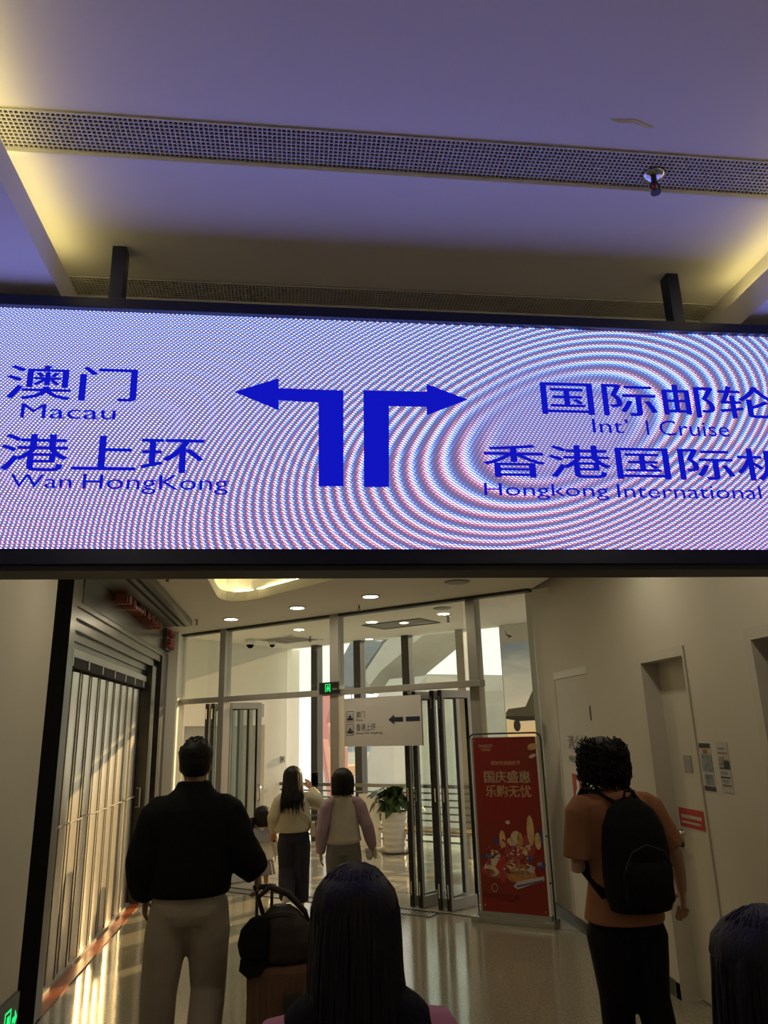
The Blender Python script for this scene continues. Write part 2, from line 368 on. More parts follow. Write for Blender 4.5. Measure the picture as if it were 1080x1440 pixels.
# doors 2 and 3: recessed leaves with frames
doorm = mat('door_leaf', (.60, .57, .48), .55, var=.03, scale=2)
framem = mat('door_frame', (.58, .55, .47), .5, var=.02)
def rdoor(name, D, lab, depth=.12):
    d = struct(name, box(XR+depth, XR+depth+.05, D[0]+.001, D[1]-.001, .01, D[3]-.001), doorm, lab)
    w = .06; e = .004
    box(XR-.012, XR-.0005, D[0]-w+.045, D[0], 0, D[3]).build('frame', framem, d); box(XR-.012, XR-.0005, D[1], D[1]+w, 0, D[3]).build('frame', framem, d)
    box(XR-.012, XR-.0005, D[0]-w+.045, D[1]+w, D[3], D[3]+w).build('frame', framem, d)
    box(XR-.012, XR+depth, D[0], D[0]+e, 0, D[3]-e).build('jamb', framem, d); box(XR-.012, XR+depth, D[1]-e, D[1], 0, D[3]-e).build('jamb', framem, d)
    box(XR-.012, XR+depth, D[0], D[1], D[3]-e, D[3]).build('jamb', framem, d)
    return d
d2 = rdoor('door_2', D2, 'recessed beige service door with lever handle and red notice')
xd = XR+.12
y0, z0 = rw(960, 1168, xd)
mb = MB(); mb.tube([(xd, y0, z0), (xd-.05, y0, z0)], .012, 8); mb.tube([(xd-.05, y0, z0), (xd-.052, y0-.06, z0), (xd-.05, y0-.12, z0)], .009, 8)
mb.build('handle', chrome, d2, True)
y1, z1 = rw(960, 1186, xd); MB().tube([(xd, y1, z1), (xd-.012, y1, z1)], .025, 14).build('keyhole', gdark, d2)
ya, za = rw(955, 1139, xd); yb, zb = rw(994, 1172, xd); zt = (za+.02); zb2 = zb+.0
o_ = box(xd-.004, xd, yb, ya, zb2+.01, zt).build('notice', stk, d2); o_['label'] = 'red notice plate with white lettering'
for k in range(2): box(xd-.0055, xd-.004, yb+.03+k*.02, ya-.03, zt-.062-k*.034, zt-.040-k*.042).build('print_line', mat('dull_white', (.45, .40, .38), .6), d2)
ya, za = rw(961, 1062, xd); yb, zb = rw(975, 1087, xd)
box(xd-.006, xd, yb, ya, zb, za).build('number_plate', mat('plate', (.35, .35, .33), .4, .3), d2)
d3 = rdoor('door_3', D3, 'recessed service door at the right picture edge')
# notices taped on the right wall
def notice(name, lab, px0, py0, px1, py1, base, items):
    ya, za = rw(px0, py0); yb, zb = rw(px1, py1)
    t = thing(name, lab, 'notice', (XR, (ya+yb)/2, zb))
    w, h = (ya-yb), (za-zb)
    sub('sheet', box(-.003, 0, -w/2, w/2, 0, h), base, t)
    for (a, b, c, e, m) in items: sub('print', box(-.0045, -.003, w/2-c*w, w/2-a*w, b*h, e*h), m, t)
    return t
paper = mat('paper', (.50, .49, .45), .7, var=.06, scale=20)
ink = mat('ink', (.03, .03, .04), .6); orange_ink = mat('orange_ink', (.32, .14, .04), .6); bluegrey = mat('bluegrey_print', (.20, .24, .26), .6, var=.4, scale=25)
notice('wall_notice', 'dark banded notice beside the service door', 983, 1045, 1008, 1113, paper, [(0, .9, 1, 1, ink), (0, 0, 1, .09, ink), (.1, .4, 1, .76, bluegrey), (.3, .78, .7, .87, orange_ink), (.2, .12, .9, .34, bluegrey)])
notice('wall_notice', 'pale notice sheet with orange bands, right of the dark one', 1006, 1043, 1033, 1116, paper,
       [(.1, .76, .9, .79, orange_ink), (.1, .62, .9, .65, orange_ink), (.5, .46, 1, .62, ink), (.1, .46, .45, .49, ink), (.1, .28, .9, .31, ink), (.1, .12, .9, .155, orange_ink), (.15, .67, .6, .70, bluegrey), (.15, .35, .7, .41, bluegrey), (.15, .2, .7, .25, bluegrey), (.15, .85, .7, .88, bluegrey), (.1, .52, .45, .60, bluegrey)])
# low exit sign on the near left wall
t = thing('exit_sign', 'low green exit sign on the near left wall by the black post', 'exit sign', (XL, 5.08, .06))
greenl = emis('green_light', (.02, .9, .18), 1.0)
sub('housing', box(0, .025, -.17, .17, 0, .26), mat('sign_plate', (.10, .10, .09), .4), t, bevel=.003)
o3 = (.0262, 0, 0)
mb = MB()
for r in ((-.06, .05, -.05, .21), (.03, .05, .04, .21), (-.06, .2, .04, .21), (-.03, .12, .02, .14), (-.03, .06, -.01, .12), (.0, .05, .02, .12), (-.02, .14, .02, .18)):
    mb.prism([(r[0], r[1]), (r[2], r[1]), (r[2], r[3]), (r[0], r[3])], o3, (0, 1, 0), uz, (.001, 0, 0))
sub('running_figure', mb, greenl, t)
sub('arrow', MB().prism([(.07, .12), (.11, .12), (.11, .09), (.15, .135), (.11, .18), (.11, .15), (.07, .15)], o3, (0, 1, 0), uz, (.001, 0, 0)), greenl, t)

# ================================================================== SHOP FRONT (left)
SX = -1.76
sf = thing('storefront', 'grey steel shop front with deep fascia on the left', 'shop front', (XL, 8, 0))
def sfp(name, mb, m, **k): return mb.build(name, m, sf, **k)
sfp('jamb', box(XL-.16, XL, 5.651, 5.80, 0, CZ-.002), steel)
sfp('jamb', box(XL-.16, XL-.07, 5.80, 6.06, 0, 2.42), mat('mirror_steel', (.55, .55, .52), .08, 1.))
sfp('fascia', box(XL-.16, XL, 5.80, 10.115, 2.72, CZ-.002), steel, bevel=.003)
sfp('fascia_panel', box(XL, XL+.010, 5.92, 10.05, 2.76, 3.06), mat('fascia_sheet', (.13, .125, .105), .22, .9, var=.1, scale=3), bevel=.003)
for k, (x, z0, z1) in enumerate(((XL-.02, 2.64, 2.72), (XL-.05, 2.56, 2.64), (XL-.085, 2.49, 2.56), (XL-.105, 2.43, 2.49))):
    sfp('lintel', box(SX-.06, x, 5.80, 9.35 if k else 10.115, z0, z1), steel, bevel=.003)
sfp('jamb', box(XL-.30, XL-.02, 9.16, 9.40, 0, 2.56), dsteel); sfp('jamb', box(XL-.30, XL-.08, 9.40, 9.66, 0, 2.64), dsteel)
sfp('jamb', box(XL-.30, XL, 9.66, 10.115, 0, 2.72), dsteel)
sfp('back_panel', box(SX-.30, SX-.25, 5.8, 10.115, 0, 2.8), dark)
sfp('sill_strip', box(SX, XL, 5.65, 9.16, 0, .012), mat('terracotta_strip', (.36, .10, .035), .35, var=.25, scale=14))
# ceiling trough above it
tr = thing('ceiling_trough', 'long grey metal trough under the ceiling above the shop front', 'ceiling trough', (-1.4, 7.4, CZ))
sub('body', box(-.22, .20, -1.8, 1.72, -.07, 0), steel, tr, bevel=.004)
for x0, x1 in ((.02, .05), (.10, .13)): sub('slot', box(x0, x1, -1.78, 1.70, -.073, -.069), dark, tr)
# far left pier
struct('wall_pier', box(-1.95, -1.50, 10.12, 10.52, 0, CZ), plaster_w, 'pale pier between shop front and glass wall')

# accordion shutter
sh = thing('folding_shutter', 'closed metal accordion shutter of the shop with golden sunlight on it', 'shutter', (SX, 7.6, 0))
shm = mat('shutter_metal', (.62, .57, .46), .27, .65, var=.06, scale=3, stretch=(1, 1, .3), bump=.12, bscale=5)
n = 20; y0, y1 = 6.06, 9.12; wv = (y1-y0)/n; panel = None
for i in range(n):
    ya, yb = y0+i*wv-7.6, y0+(i+1)*wv-7.6
    xa, xb = (-.012, .008) if i % 2 == 0 else (.008, -.012)
    mb = MB(); prof = []
    for k in range(7):
        f = k/6; prof.append((ya+(yb-ya)*(f*.94+.03), xa+(xb-xa)*f+.004*math.sin(f*PI)))
    poly = prof+[(y, x-.012) for y, x in prof[::-1]]
    mb.prism([(x, y) for y, x in poly], (0, 0, .035), (1, 0, 0), (0, 1, 0), (0, 0, 2.24)); sub('panel', mb, shm, sh)
    mb = MB().tube([(xb, yb, .03), (xb, yb, 2.29)], .006, 6); sub('hinge', mb, gdark, sh)
    sub('rail', MB().tube([(xa+.020, ya, 1.115), (xb+.020, yb, 1.115)], .007, 6), alu, sh)
sub('track', box(-.06, .06, 6.0-7.6, 9.14-7.6, 2.37, 2.43), alu, sh)
sub('track_groove', box(-.05, .055, 6.0-7.6, 9.14-7.6, 2.29, 2.37), dark, sh)
for i in range(7): y = 6.1-7.6+i*.48; sub('hanger', MB().box(.045, .062, y-.02, y+.02, 2.30, 2.385), alu, sh)
sub('bottom_rail', box(-.05, .035, 6.06-7.6, 9.12-7.6, .012, .035), alu, sh)
sub('handle', MB().tube([(.03, 9.10-7.6, 1.0), (.07, 9.10-7.6, 1.0), (.07, 9.10-7.6, 1.2), (.03, 9.10-7.6, 1.2)], .009, 6), alu, sh)

# raised shop lettering
t = thing('shop_sign', 'large raised red lettering on the shop fascia', 'shop sign', (XL+.01, 7.9, 2.94))
chars = 'TIMESDF深圳免税'; ybeg = 6.86; adv = [.155]*7+[.235]*4; adv[1] = .08; adv[2] = .20; y = ybeg-7.9
for c, a in zip(chars, adv):
    ob = text(c, 'letter', letter, None, (y, .0 if ord(c) < 999 else -.01, y+a*.84, .235), (0, 0, 0), (0, 1, 0), uz, extrude=.11)
    ob.parent = t; y += a
t = thing('shop_sign', 'small raised red two-line sign at the far end of the fascia', 'shop sign', (XL+.01, 9.86, 2.80))
sub('backing', box(0, .03, -.22, .16, .0, .26), gdark, t)
for body, b4, in (('TIMESDF', (-.20, .17, .14, .24)), ('深圳免税', (-.20, .02, .14, .14))):
    ob = text(body, 'letter', letter, None, b4, (.03, 0, 0), (0, 1, 0), uz, extrude=.05); ob.parent = t

# ================================================================== GLASS FRONT with folding doors
def gst(name, mb, m, lab, **k): return struct(name, mb, m, lab, M=GM, **k)
TZ0, TZ1 = 2.15, 2.215
gst('trim_9', MB().box(-1.87, -1.77, -.06, .06, 0, CZ), alu, 'aluminium mullion at the left end of the doorway', bevel=.003)
gst('trim_10', MB().box(-.065, .055, -.06, .06, 0, CZ), alu, 'aluminium mullion in the middle of the doorway', bevel=.003)
M3 = oT(669, 930, .13).x
gst('trim_11', MB().box(M3-.055, M3+.055, .06, .19, 0, CZ), alu, 'aluminium mullion right of the folding doors', bevel=.003)
gst('trim_12', MB().box(-2.62, 1.86, -.05, .05, TZ0, TZ1), alu, 'aluminium transom over the folding doors', bevel=.003)
gst('trim_15', MB().box(-2.7, 2.45, -.05, .05, CZ-.03, CZ+.02), gdark, 'dark head channel of the glass wall')
for k, (a, b, z0, z1) in enumerate(((-1.77, -.065, TZ1, CZ-.03), (.055, M3-.055, TZ1, CZ-.03), (-2.62, -1.87, TZ1, CZ-.03))):
    gst(f'window_{k+1}', MB().box(a, b, -.006, .006, z0, z1), glass, ('clerestory glass above the left doorway', 'clerestory glass above the right doorway', 'clerestory glass at the left end')[k])
pa = GM @ Vector((M3+.05, .13, 0)); pb = Vector((2.549, 7.66, 0)); pn = (pb-pa).normalized().cross(Vector((0, 0, 1)))*.012
struct('window_4', MB().prism([(0, .03), ((pb-pa).length, .03), ((pb-pa).length, VZ-.01), (0, VZ-.01)], pa, (pb-pa).normalized(), (0, 0, 1), pn), glass, 'full height fixed glass right of the doors')
# bulkhead between the two ceilings
gst('wall_front', MB().box(-4.0, 4.3, .05, .12, CZ, 3.6), plaster_w, 'bulkhead over the glass wall')
mb = MB()
gst('wall_front', MB().box(-4.1, -2.62, -.05, .05, 0, 3.4), plaster_w, 'wall between pier and glass front')
def leaf(s0, s1, lab, lead=False, grp='folding door leaves'):
    """one glazed door leaf from knuckle s0 (near) to s1 (far), .12 to .56 outwards"""
    p = Vector((s0, .10, 0)); q = Vector((s1, .56, 0)); L = (q-p).length; ang = math.atan2(q.y-p.y, q.x-p.x)
    w = GM @ p
    t = thing('door_leaf', lab, 'folding door', (w.x, w.y, 0), TH+ang, grp); th = .021
    st = .062; z0, z1 = .012, 2.145
    sub('stile', box(0, st*.7, -th, th, z0, z1), alu, t, bevel=.003); sub('stile', box(L-st, L, -th, th, z0, z1), alu, t, bevel=.003)
    sub('rail', box(st*.7, L-st, -th, th, z0, z0+.10), alu, t, bevel=.003); sub('rail', box(st*.7, L-st, -th, th, z1-.08, z1), alu, t, bevel=.003)
    pn_ = sub('pane', box(st*.7, L-st, -.004, .004, z0+.10, z1-.08), glass, t)
    sub('seal', MB().box(st*.7, st*.7+.008, -th+.003, th-.003, z0+.1, z1-.08).box(L-st-.008, L-st, -th+.003, th-.003, z0+.1, z1-.08).box(st*.7, L-st, -th+.003, th-.003, z1-.088, z1-.08), rubber, pn_)
    sub('edge_seal', MB().box(-.008, -.0005, -th, -.004, z0, z1).box(-.008, -.0005, .004, th, z0, z1), rubber, t)
    sub('knuckle_profile', MB().box(.0, .016, -th-.002, -th, z0, z1).box(.0, .016, th, th+.002, z0, z1), gdark, t)
    for z in (.12, 1.02, 1.95): sub('hinge', box(-.008, .0, -.010, .010, z, z+.13), chrome, t)
    if lead:
        mb = MB(); mb.tube([(L-.03, -th, .92), (L-.03, -th-.045, .94), (L-.03, -th-.045, 1.10), (L-.03, -th, 1.12)], .009, 8); sub('handle', mb, chrome, t, True)
    return t
leaf(.855, .93, 'first glazed leaf of the right folding door stack, nearest the wayfinding panel'); leaf(.955, 1.06, 'second glazed leaf of the right folding door stack')
leaf(1.185, 1.26, 'third glazed leaf of the right folding door stack'); leaf(1.285, 1.41, 'fourth glazed leaf of the right folding door stack, beside the red banner')
leaf(-2.235, -2.19, 'first glazed leaf of the left folding door stack, farthest left'); leaf(-2.13, -2.03, 'second glazed leaf of the left folding door stack')
leaf(-1.93, -1.86, 'third glazed leaf of the left folding door stack'); leaf(-1.835, -1.70, 'fourth glazed leaf of the left folding door stack, with pull handle', True)

# exit sign on the transom
t = thing('exit_sign', 'small black box exit sign with green figure on the transom', 'exit sign', GM @ Vector((-.055, -.065, 2.165)), TH)
sub('housing', box(-.14, .135, -.03, 0, 0, .13), mat('black_plastic', (.012, .014, .012), .4), t, bevel=.003)
mb = MB()
for r in ((-.05, .02, -.042, .11), (.016, .02, .024, .11), (-.05, .103, .024, .11), (-.02, .075, 0, .092), (-.028, .05, .01, .072), (-.028, .025, -.016, .05), (0, .03, .012, .05)):
    mb.prism([(r[0], r[1]), (r[2], r[1]), (r[2], r[3]), (r[0], r[3])], (0, -.031, 0), (1, 0, 0), uz, (0, -.001, 0))
sub('running_figure', mb, greenl, t)
sub('print', box(.05, .12, -.031, -.03, .04, .06), mat('dim_print', (.15, .18, .16), .5), t)

# wayfinding panel hung in the doorway
t = thing('wayfinding_panel', 'white hanging wayfinding panel with ship icons and navy arrow', 'sign', GM @ Vector((.10, .0, 1.583)), TH)
wpp = sub('panel', box(0, 1.02, -.012, .012, 0, .52), mat('panel_white', (.56, .54, .51), .5, var=.02), t)
wp = Vector((0, -.0135, 0)); wu = (1, 0, 0)
for b, b4 in (('澳门', (.165, .305, .285, .375)), ('Macau', (.165, .27, .255, .293)), ('香港上环', (.165, .165, .43, .24)), ('Sheung Wan HongKong', (.165, .122, .515, .152))):
    ob = text(b, 'lettering', navy, None, b4, wp, wu, uz); ob.parent = wpp
for zb in (.26, .12):
    mb = MB()
    for r in ((.03, zb, .135, zb+.004), (.03, zb+.116, .135, zb+.12), (.03, zb, .034, zb+.12), (.131, zb, .135, zb+.12)): mb.prism([(r[0], r[1]), (r[2], r[1]), (r[2], r[3]), (r[0], r[3])], wp, wu, uz, (0, -.001, 0))
    mb.prism([(.04, zb+.045), (.128, zb+.045), (.12, zb+.02), (.048, zb+.02)], wp, wu, uz, (0, -.001, 0))
    mb.prism([(.066, zb+.048), (.10, zb+.048), (.10, zb+.062), (.084, zb+.078), (.066, zb+.062)], wp, wu, uz, (0, -.001, 0))
    for x in (.058, .088, .112): mb.prism([(x, zb+.048), (x+.004, zb+.048), (x+.004, zb+.098), (x, zb+.098)], wp, wu, uz, (0, -.001, 0))
    sub('ship_icon', mb, navy, wpp)
sub('arrow', MB().prism([(.60, .272), (.675, .325), (.675, .297), (.79, .297), (.79, .25), (.675, .25), (.675, .222)], wp, wu, uz, (0, -.001, 0)), navy, t)
sub('arrow_tail', MB().prism([(.825, .297), (1.0, .297), (1.0, .25), (.825, .25)], wp, wu, uz, (0, -.001, 0)), navy, t)
for x in (.1, .9): sub('hanger', MB().tube([(x, 0, .52), (x, 0, .568)], .004, 6), chrome, t)

# ================================================================== OUTSIDE THE DOORS
# ceiling of the covered gallery, its left wall and outer glazing
gst('ceiling', MB().box(-4.0, 4.3, .12, 3.72, VZ, VZ+.1), ceil_m, 'white ceiling of the gallery outside the doors')
WS = -3.88
dz = 1.89
mb = MB().box(WS-.2, WS, 0, 1.2, 0, VZ).box(WS-.2, WS, 3.02, 3.95, 0, VZ).box(WS-.2, WS, 1.2, 3.02, dz, VZ)
gst('wall_gallery', mb, plaster_w, 'white side wall of the gallery with thermostat')
gst('door_4', MB().box(WS-.18, WS-.13, 1.2, 3.02, 0, dz), mat('grey_door', (.45, .44, .38), .5), 'wide grey recessed doors in the gallery wall')
t = thing('thermostat', 'small thermostat on the white gallery wall', 'thermostat', GM @ Vector((WS, oS(397, 1068, WS).y, oS(397, 1068, WS).z-.05)), TH)
sub('case', box(0, .02, -.055, .055, 0, .11), mat('thermo', (.35, .34, .29), .5), t, bevel=.004); sub('screen', box(.02, .022, -.045, .01, .03, .09), gdark, t)
q = oS(366, 1000, WS)
t = thing('wall_box', 'small white box above the gallery doors', 'junction box', GM @ Vector((WS, q.y, q.z-.12)), TH); sub('case', box(0, .05, -.05, .05, 0, .26), white_m, t, bevel=.005); sub('cover', box(.05, .055, -.04, .04, .02, .24), grey_m, t)
OT = 3.55
for k, s in enumerate((-3.16, -2.22, -1.24, -.22)):
    gst(f'trim_{16+k}', MB().box(s-.07, s+.07, OT-.06, OT+.10, 0, VZ), gdark if k < 3 else alu, ('dark outer mullion nearest the gallery wall', 'dark outer mullion behind the wayfinding panel', 'dark outer mullion by the folding doors', 'outer mullion beside the aeroplane poster')[k], bevel=.004)
for k, (a, b) in enumerate(((-3.88, -3.23), (-3.09, -2.29), (-2.15, -1.31), (-1.17, -.29), (-.15, .42))):
    gst(f'window_{5+k}', MB().box(a, b, OT+.035, OT+.045, .02, VZ), glass, f'outer gallery glass pane, number {("one", "two", "three", "four", "five")[k]} from the left')
# railing
rl = thing('railing', 'horizontal metal bar railing inside the outer glass', 'railing', GM @ Vector((0, OT-.12, 0)), TH)
rm = mat('railing_metal', (.16, .16, .155), .35, .6)
for k in range(9):
    z = .90-k*.098; w = .026 if k == 0 else .012
    sub('bar', box(-3.86, .40, -.035 if k == 0 else -.02, .03 if k == 0 else .02, z-w, z+w), rm, rl)
for s in (-3.7, -2.7, -1.7, -.7, .3): sub('post', box(s-.02, s+.02, -.02, .02, 0, .88), rm, rl)
# aeroplane poster wall
struct('wall_poster', MB().box(.44, 4.3, OT+.02, OT+.2, 0, VZ, M=GM), plaster_w, 'white wall carrying the aeroplane poster')
def sunsetmat():
    m = bpy.data.materials.new('sunset_print'); m.use_nodes = True; nt = m.node_tree; b = nt.nodes['Principled BSDF']; b.inputs['Roughness'].default_value = .5
    g = nt.nodes.new('ShaderNodeNewGeometry'); sx = nt.nodes.new('ShaderNodeSeparateXYZ'); nt.links.new(g.outputs['Position'], sx.inputs[0])
    mp = nt.nodes.new('ShaderNodeMapping'); mp.inputs['Scale'].default_value = (1, 1, 3); nt.links.new(g.outputs['Position'], mp.inputs[0])
    n = nt.nodes.new('ShaderNodeTexNoise'); n.inputs['Scale'].default_value = 1.6; n.inputs['Detail'].default_value = 6; nt.links.new(mp.outputs[0], n.inputs['Vector'])
    ma = nt.nodes.new('ShaderNodeMath'); ma.operation = 'MULTIPLY_ADD'; ma.inputs[1].default_value = .7; nt.links.new(n.outputs['Fac'], ma.inputs[0]); nt.links.new(sx.outputs['Z'], ma.inputs[2])
    mr = nt.nodes.new('ShaderNodeMapRange'); mr.inputs['From Min'].default_value = 1.35; mr.inputs['From Max'].default_value = 3.75; nt.links.new(ma.outputs[0], mr.inputs['Value'])
    cr = nt.nodes.new('ShaderNodeValToRGB'); e = cr.color_ramp.elements
    e[0].position = 0; e[0].color = (.75, .40, .14, 1); e[1].position = 1; e[1].color = (.11, .13, .14, 1)
    for p, c in ((.25, (.80, .52, .24, 1)), (.42, (.62, .52, .38, 1)), (.6, (.46, .42, .33, 1)), (.75, (.20, .21, .20, 1))): k = e.new(p); k.color = c
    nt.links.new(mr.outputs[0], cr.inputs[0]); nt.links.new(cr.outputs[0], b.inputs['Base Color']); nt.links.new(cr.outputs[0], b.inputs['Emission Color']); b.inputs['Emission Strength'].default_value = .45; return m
t = thing('aeroplane_poster', 'large sunset poster of an airliner beyond the glass wall', 'poster', GM @ Vector((.46, OT+.02, 0)), TH)
pp = sub('print', box(0, 3.2, -.012, 0, .76, 2.98), sunsetmat(), t)
sub('white_band', box(0, 3.2, -.012, 0, 2.98, VZ-.005), mat('poster_white', (.66, .64, .58), .5), t)
sub('footer_band', box(0, 3.2, -.012, 0, .49, .76), mat('poster_grey', (.16, .16, .15), .5), t)
pm = mat('plane_grey', (.16, .14, .11), .5); pd = mat('plane_dark', (.05, .045, .04), .5)
pu = (1, 0, 0); po = Vector((0, -.0125, 0))
mb = MB().prism([(.02, 1.86), (.0, 1.94), (.05, 2.0), (.4, 2.03), (2.2, 2.05), (2.6, 2.12), (2.6, 2.02), (2.2, 1.90), (.4, 1.85)], po, pu, uz, (0, -.002, 0)); sub('plane_body', mb, pm, pp)
sub('plane_wing', MB().prism([(.30, 1.98), (.46, 2.25), (.50, 2.25), (.46, 1.98)], po, pu, uz, (0, -.003, 0)), pm, pp)
sub('plane_wing', MB().prism([(.0, 1.90), (.9, 1.87), (.9, 1.83), (.2, 1.82), (.0, 1.86)], po, pu, uz, (0, -.003, 0)), pd, pp)
mb = MB().prism([(.17+.055*math.cos(a*PI/8), 1.76+.085*math.sin(a*PI/8)) for a in range(16)], po, pu, uz, (0, -.004, 0)); sub('engine', mb, pd, pp)
mb = MB().prism([(.08, 3.18), (.12, 3.10), (.20, 3.075), (.10, 3.02), (.155, 3.06), (.11, 3.085)], po, pu, uz, (0, -.002, 0)); sub('wing_emblem', mb, pd, t)
# ceiling fittings in the gallery
def downlight(loc, lab, lit=True, r=.075, grp=None, power=0):
    t = thing('downlight', lab, 'downlight', loc, 0, grp)
    rg = sub('trim_ring', MB().lathe([(r*1.2, -.006), (r*1.2, 0)], n=24).lathe([(r, -.010), (r*1.2, -.006)], n=24), white_m if lit else grey_m, t, True)
    sub('lens', MB().lathe([(r*.9, -.0125), (r*.9, -.009)], n=24), MATS['lamp_lens'] if lit else grey_m, rg)
    if power:
        L = bpy.data.lights.new('lamp', 'AREA'); L.shape = 'DISK'; L.size = r*1.6; L.energy = power; L.color = (1, .86, .62)
        lo = bpy.data.objects.new('lamp', L); COL.objects.link(lo); lo.parent = t; lo.location = (0, 0, -.02)
    return t
emis('lamp_lens', (1, .90, .68), 7.0)
for p, lab in (((325, 870), 'lit round downlight nearest the left wall'), ((418, 854), 'lit round downlight in the middle of the far row'), ((521, 838), 'lit round downlight right of the far row')):
    q = oZ(*p, CZ); downlight((q.x, q.y, CZ), lab, True, .085, 'far row of lit downlights', 5)
for k, (x, y) in enumerate(((-.95, 3.4), (-.95, 4.9), (2.0, 3.4), (2.0, 4.9))): downlight((x, y, CZ), ('unseen fill downlight added behind the led sign, left row, nearer the sign', 'unseen fill downlight added behind the led sign, left row, nearer the shutter', 'unseen fill downlight added behind the led sign, right row, nearer the sign', 'unseen fill downlight added behind the led sign, right row, above the recessed service door')[k], True, .085, 'fill downlights added behind the led sign', 2.6)  # lamps added out of view behind the sign to brighten the passage
for k, (x, y) in enumerate(((-1.15, -.6), (-1.15, -2.4), (2.05, -.6), (2.05, -2.4))): downlight((x, y, 3.1), ('unseen fill downlight added in the left ceiling band, nearer the led sign', 'unseen fill downlight added in the left ceiling band, nearer the back wall', 'unseen fill downlight added in the right ceiling band, nearer the led sign', 'unseen fill downlight added in the right ceiling band, nearer the back wall')[k], True, .085, 'fill downlights added in the near ceiling bands', 1.6)  # unseen lamps added behind the viewpoint as ambient fill
q = oZ(643, 818, CZ); downlight((q.x, q.y, CZ), 'unlit round ceiling speaker near the right wall', False, .10)
for p, lab in (((568, 875), 'lit lamp beside the gallery ceiling hatch'), ((519, 898), 'lit lamp at the edge of the gallery ceiling'), ((662, 863), 'lit lamp by the right end of the gallery ceiling')):
    q = oZ(*p, VZ); downlight((q.x, q.y, VZ), lab, True, .07)
for p, lab in (((622, 855), 'flat round disc on the gallery ceiling'), ((594, 875), 'small round ceiling disc by the hatch')):
    q = oZ(*p, VZ); downlight((q.x, q.y, VZ), lab, False, .10)
for p, lab in (((436, 895), 'dark sprinkler on the left of the gallery ceiling'), ((630, 866), 'dark sprinkler on the right of the gallery ceiling')):
    q = oZ(*p, VZ); sprinkler((q.x, q.y, VZ), lab, 1.5)
q = gz(564, 877, VZ); t = thing('ceiling_hatch', 'dark edged ceiling hatch over the gallery', 'hatch', GM @ Vector((q.x, q.y, VZ)), TH)
sub('frame', MB().box(-.5, .5, -.3, -.28, -.012, 0).box(-.5, .5, .28, .3, -.012, 0).box(-.5, -.48, -.3, .3, -.012, 0).box(.48, .5, -.3, .3, -.012, 0), gdark, t); sub('cover', box(-.48, .48, -.28, .28, -.004, 0), mat('hatch_grey', (.25, .25, .23), .6), t)
q = gz(405, 899, VZ); t = thing('ceiling_vent', 'square air vent in the gallery ceiling above the cameras', 'vent', GM @ Vector((q.x, q.y, VZ)), TH)
sub('frame', MB().box(-.42, .42, -.42, -.38, -.012, 0).box(-.42, .42, .38, .42, -.012, 0).box(-.42, -.38, -.42, .42, -.012, 0).box(.38, .42, -.42, .42, -.012, 0), white_m, t)
for k in range(7): sub('slat', box(-.38, .38, -.34+k*.11, -.30+k*.11, -.012, -.003), grey_m, t)
for p, lab, s in (((352, 903), 'dark dome security camera on the gallery ceiling, left one', 1.0), ((383, 905), 'smaller dome security camera on the gallery ceiling, right one', .75)):
    q = gz(p[0], p[1]-4, VZ); w = GM @ Vector((q.x, q.y, VZ)); t = thing('dome_camera', lab, 'security camera', w)
    sub('mount', MB().lathe([(.07*s, -.09*s), (.085*s, -.07*s), (.085*s, 0)], n=20), white_m, t, True)
    sub('dome', MB().lathe([(.005, -.15*s), (.035*s, -.14*s), (.058*s, -.11*s), (.062*s, -.085*s)], n=20), black, t, True)

# plant in ribbed white pot
q = gz(557, 1199); pw = GM @ Vector((q.x, q.y-.02, 0))
pt = thing('potted_plant', 'leafy green plant in a tall ribbed white pot by the railing', 'plant', pw)
prof = []
for k in range(25): z = .02+k*.54/24; prof.append((.150+.055*k/24+.006*math.sin(k*1.6), z))
pot_ = sub('pot', MB().lathe([(.14, 0)]+prof+[(.215, .575), (.19, .575), (.185, .54)], n=32), mat('pot_white', (.62, .61, .55), .4), pt, True)
sub('soil', MB().lathe([(.18, .51), (.18, .53)], n=20), mat('soil', (.03, .02, .015), .9, var=.4, scale=60), pot_)
sub('saucer', MB().lathe([(.20, 0), (.21, .02), (.19, .021)], n=24), gdark, pot_)
leafm = mat('leaf_green', (.045, .085, .025), .35, var=.5, scale=6); leafm2 = mat('leaf_bright', (.16, .24, .04), .35, var=.3, scale=6)
lg = MB(); nn = 9
vs = []; fs = []
for k in range(nn):
    f = k/(nn-1); w = .085*math.sin(PI*min(1, f*.93+.05))**.8; x = f*.25
    for j, yy in enumerate((-w, -w*.5, 0, w*.5, w)): vs.append((x, yy, .02*abs(yy)/.06+.07*math.sin(f*PI)-.10*f*f))
for k in range(nn-1):
    for j in range(4): a = k*5+j; fs.append((a, a+1, a+6, a+5))
lg.add(vs, fs); lme = None
for k in range(62):
    a = random.uniform(0, 2*PI); el = random.uniform(-.25, 1.35); rr = random.uniform(.02, .16); zz = .56+random.uniform(.02, .20)
    m_ = leafm2 if (el > .7 and random.random() < .45) else leafm
    o = sub('leaf', lg, m_, pt, True)
    o.matrix_basis = Matrix.Translation((rr*math.cos(a), rr*math.sin(a), zz)) @ Matrix.Rotation(a, 4, 'Z') @ Matrix.Rotation(-el, 4, 'Y') @ Matrix.Rotation(random.uniform(-.5, .5), 4, 'X') @ Matrix.Scale(random.uniform(.8, 1.25), 4)
for k in range(10):
    a = k*.63; sub('stem', MB().tube([(0.03*math.cos(a), .03*math.sin(a), .52), (.07*math.cos(a), .07*math.sin(a), .66), (.12*math.cos(a), .12*math.sin(a), .72)], .006, 6), leafm, pt)
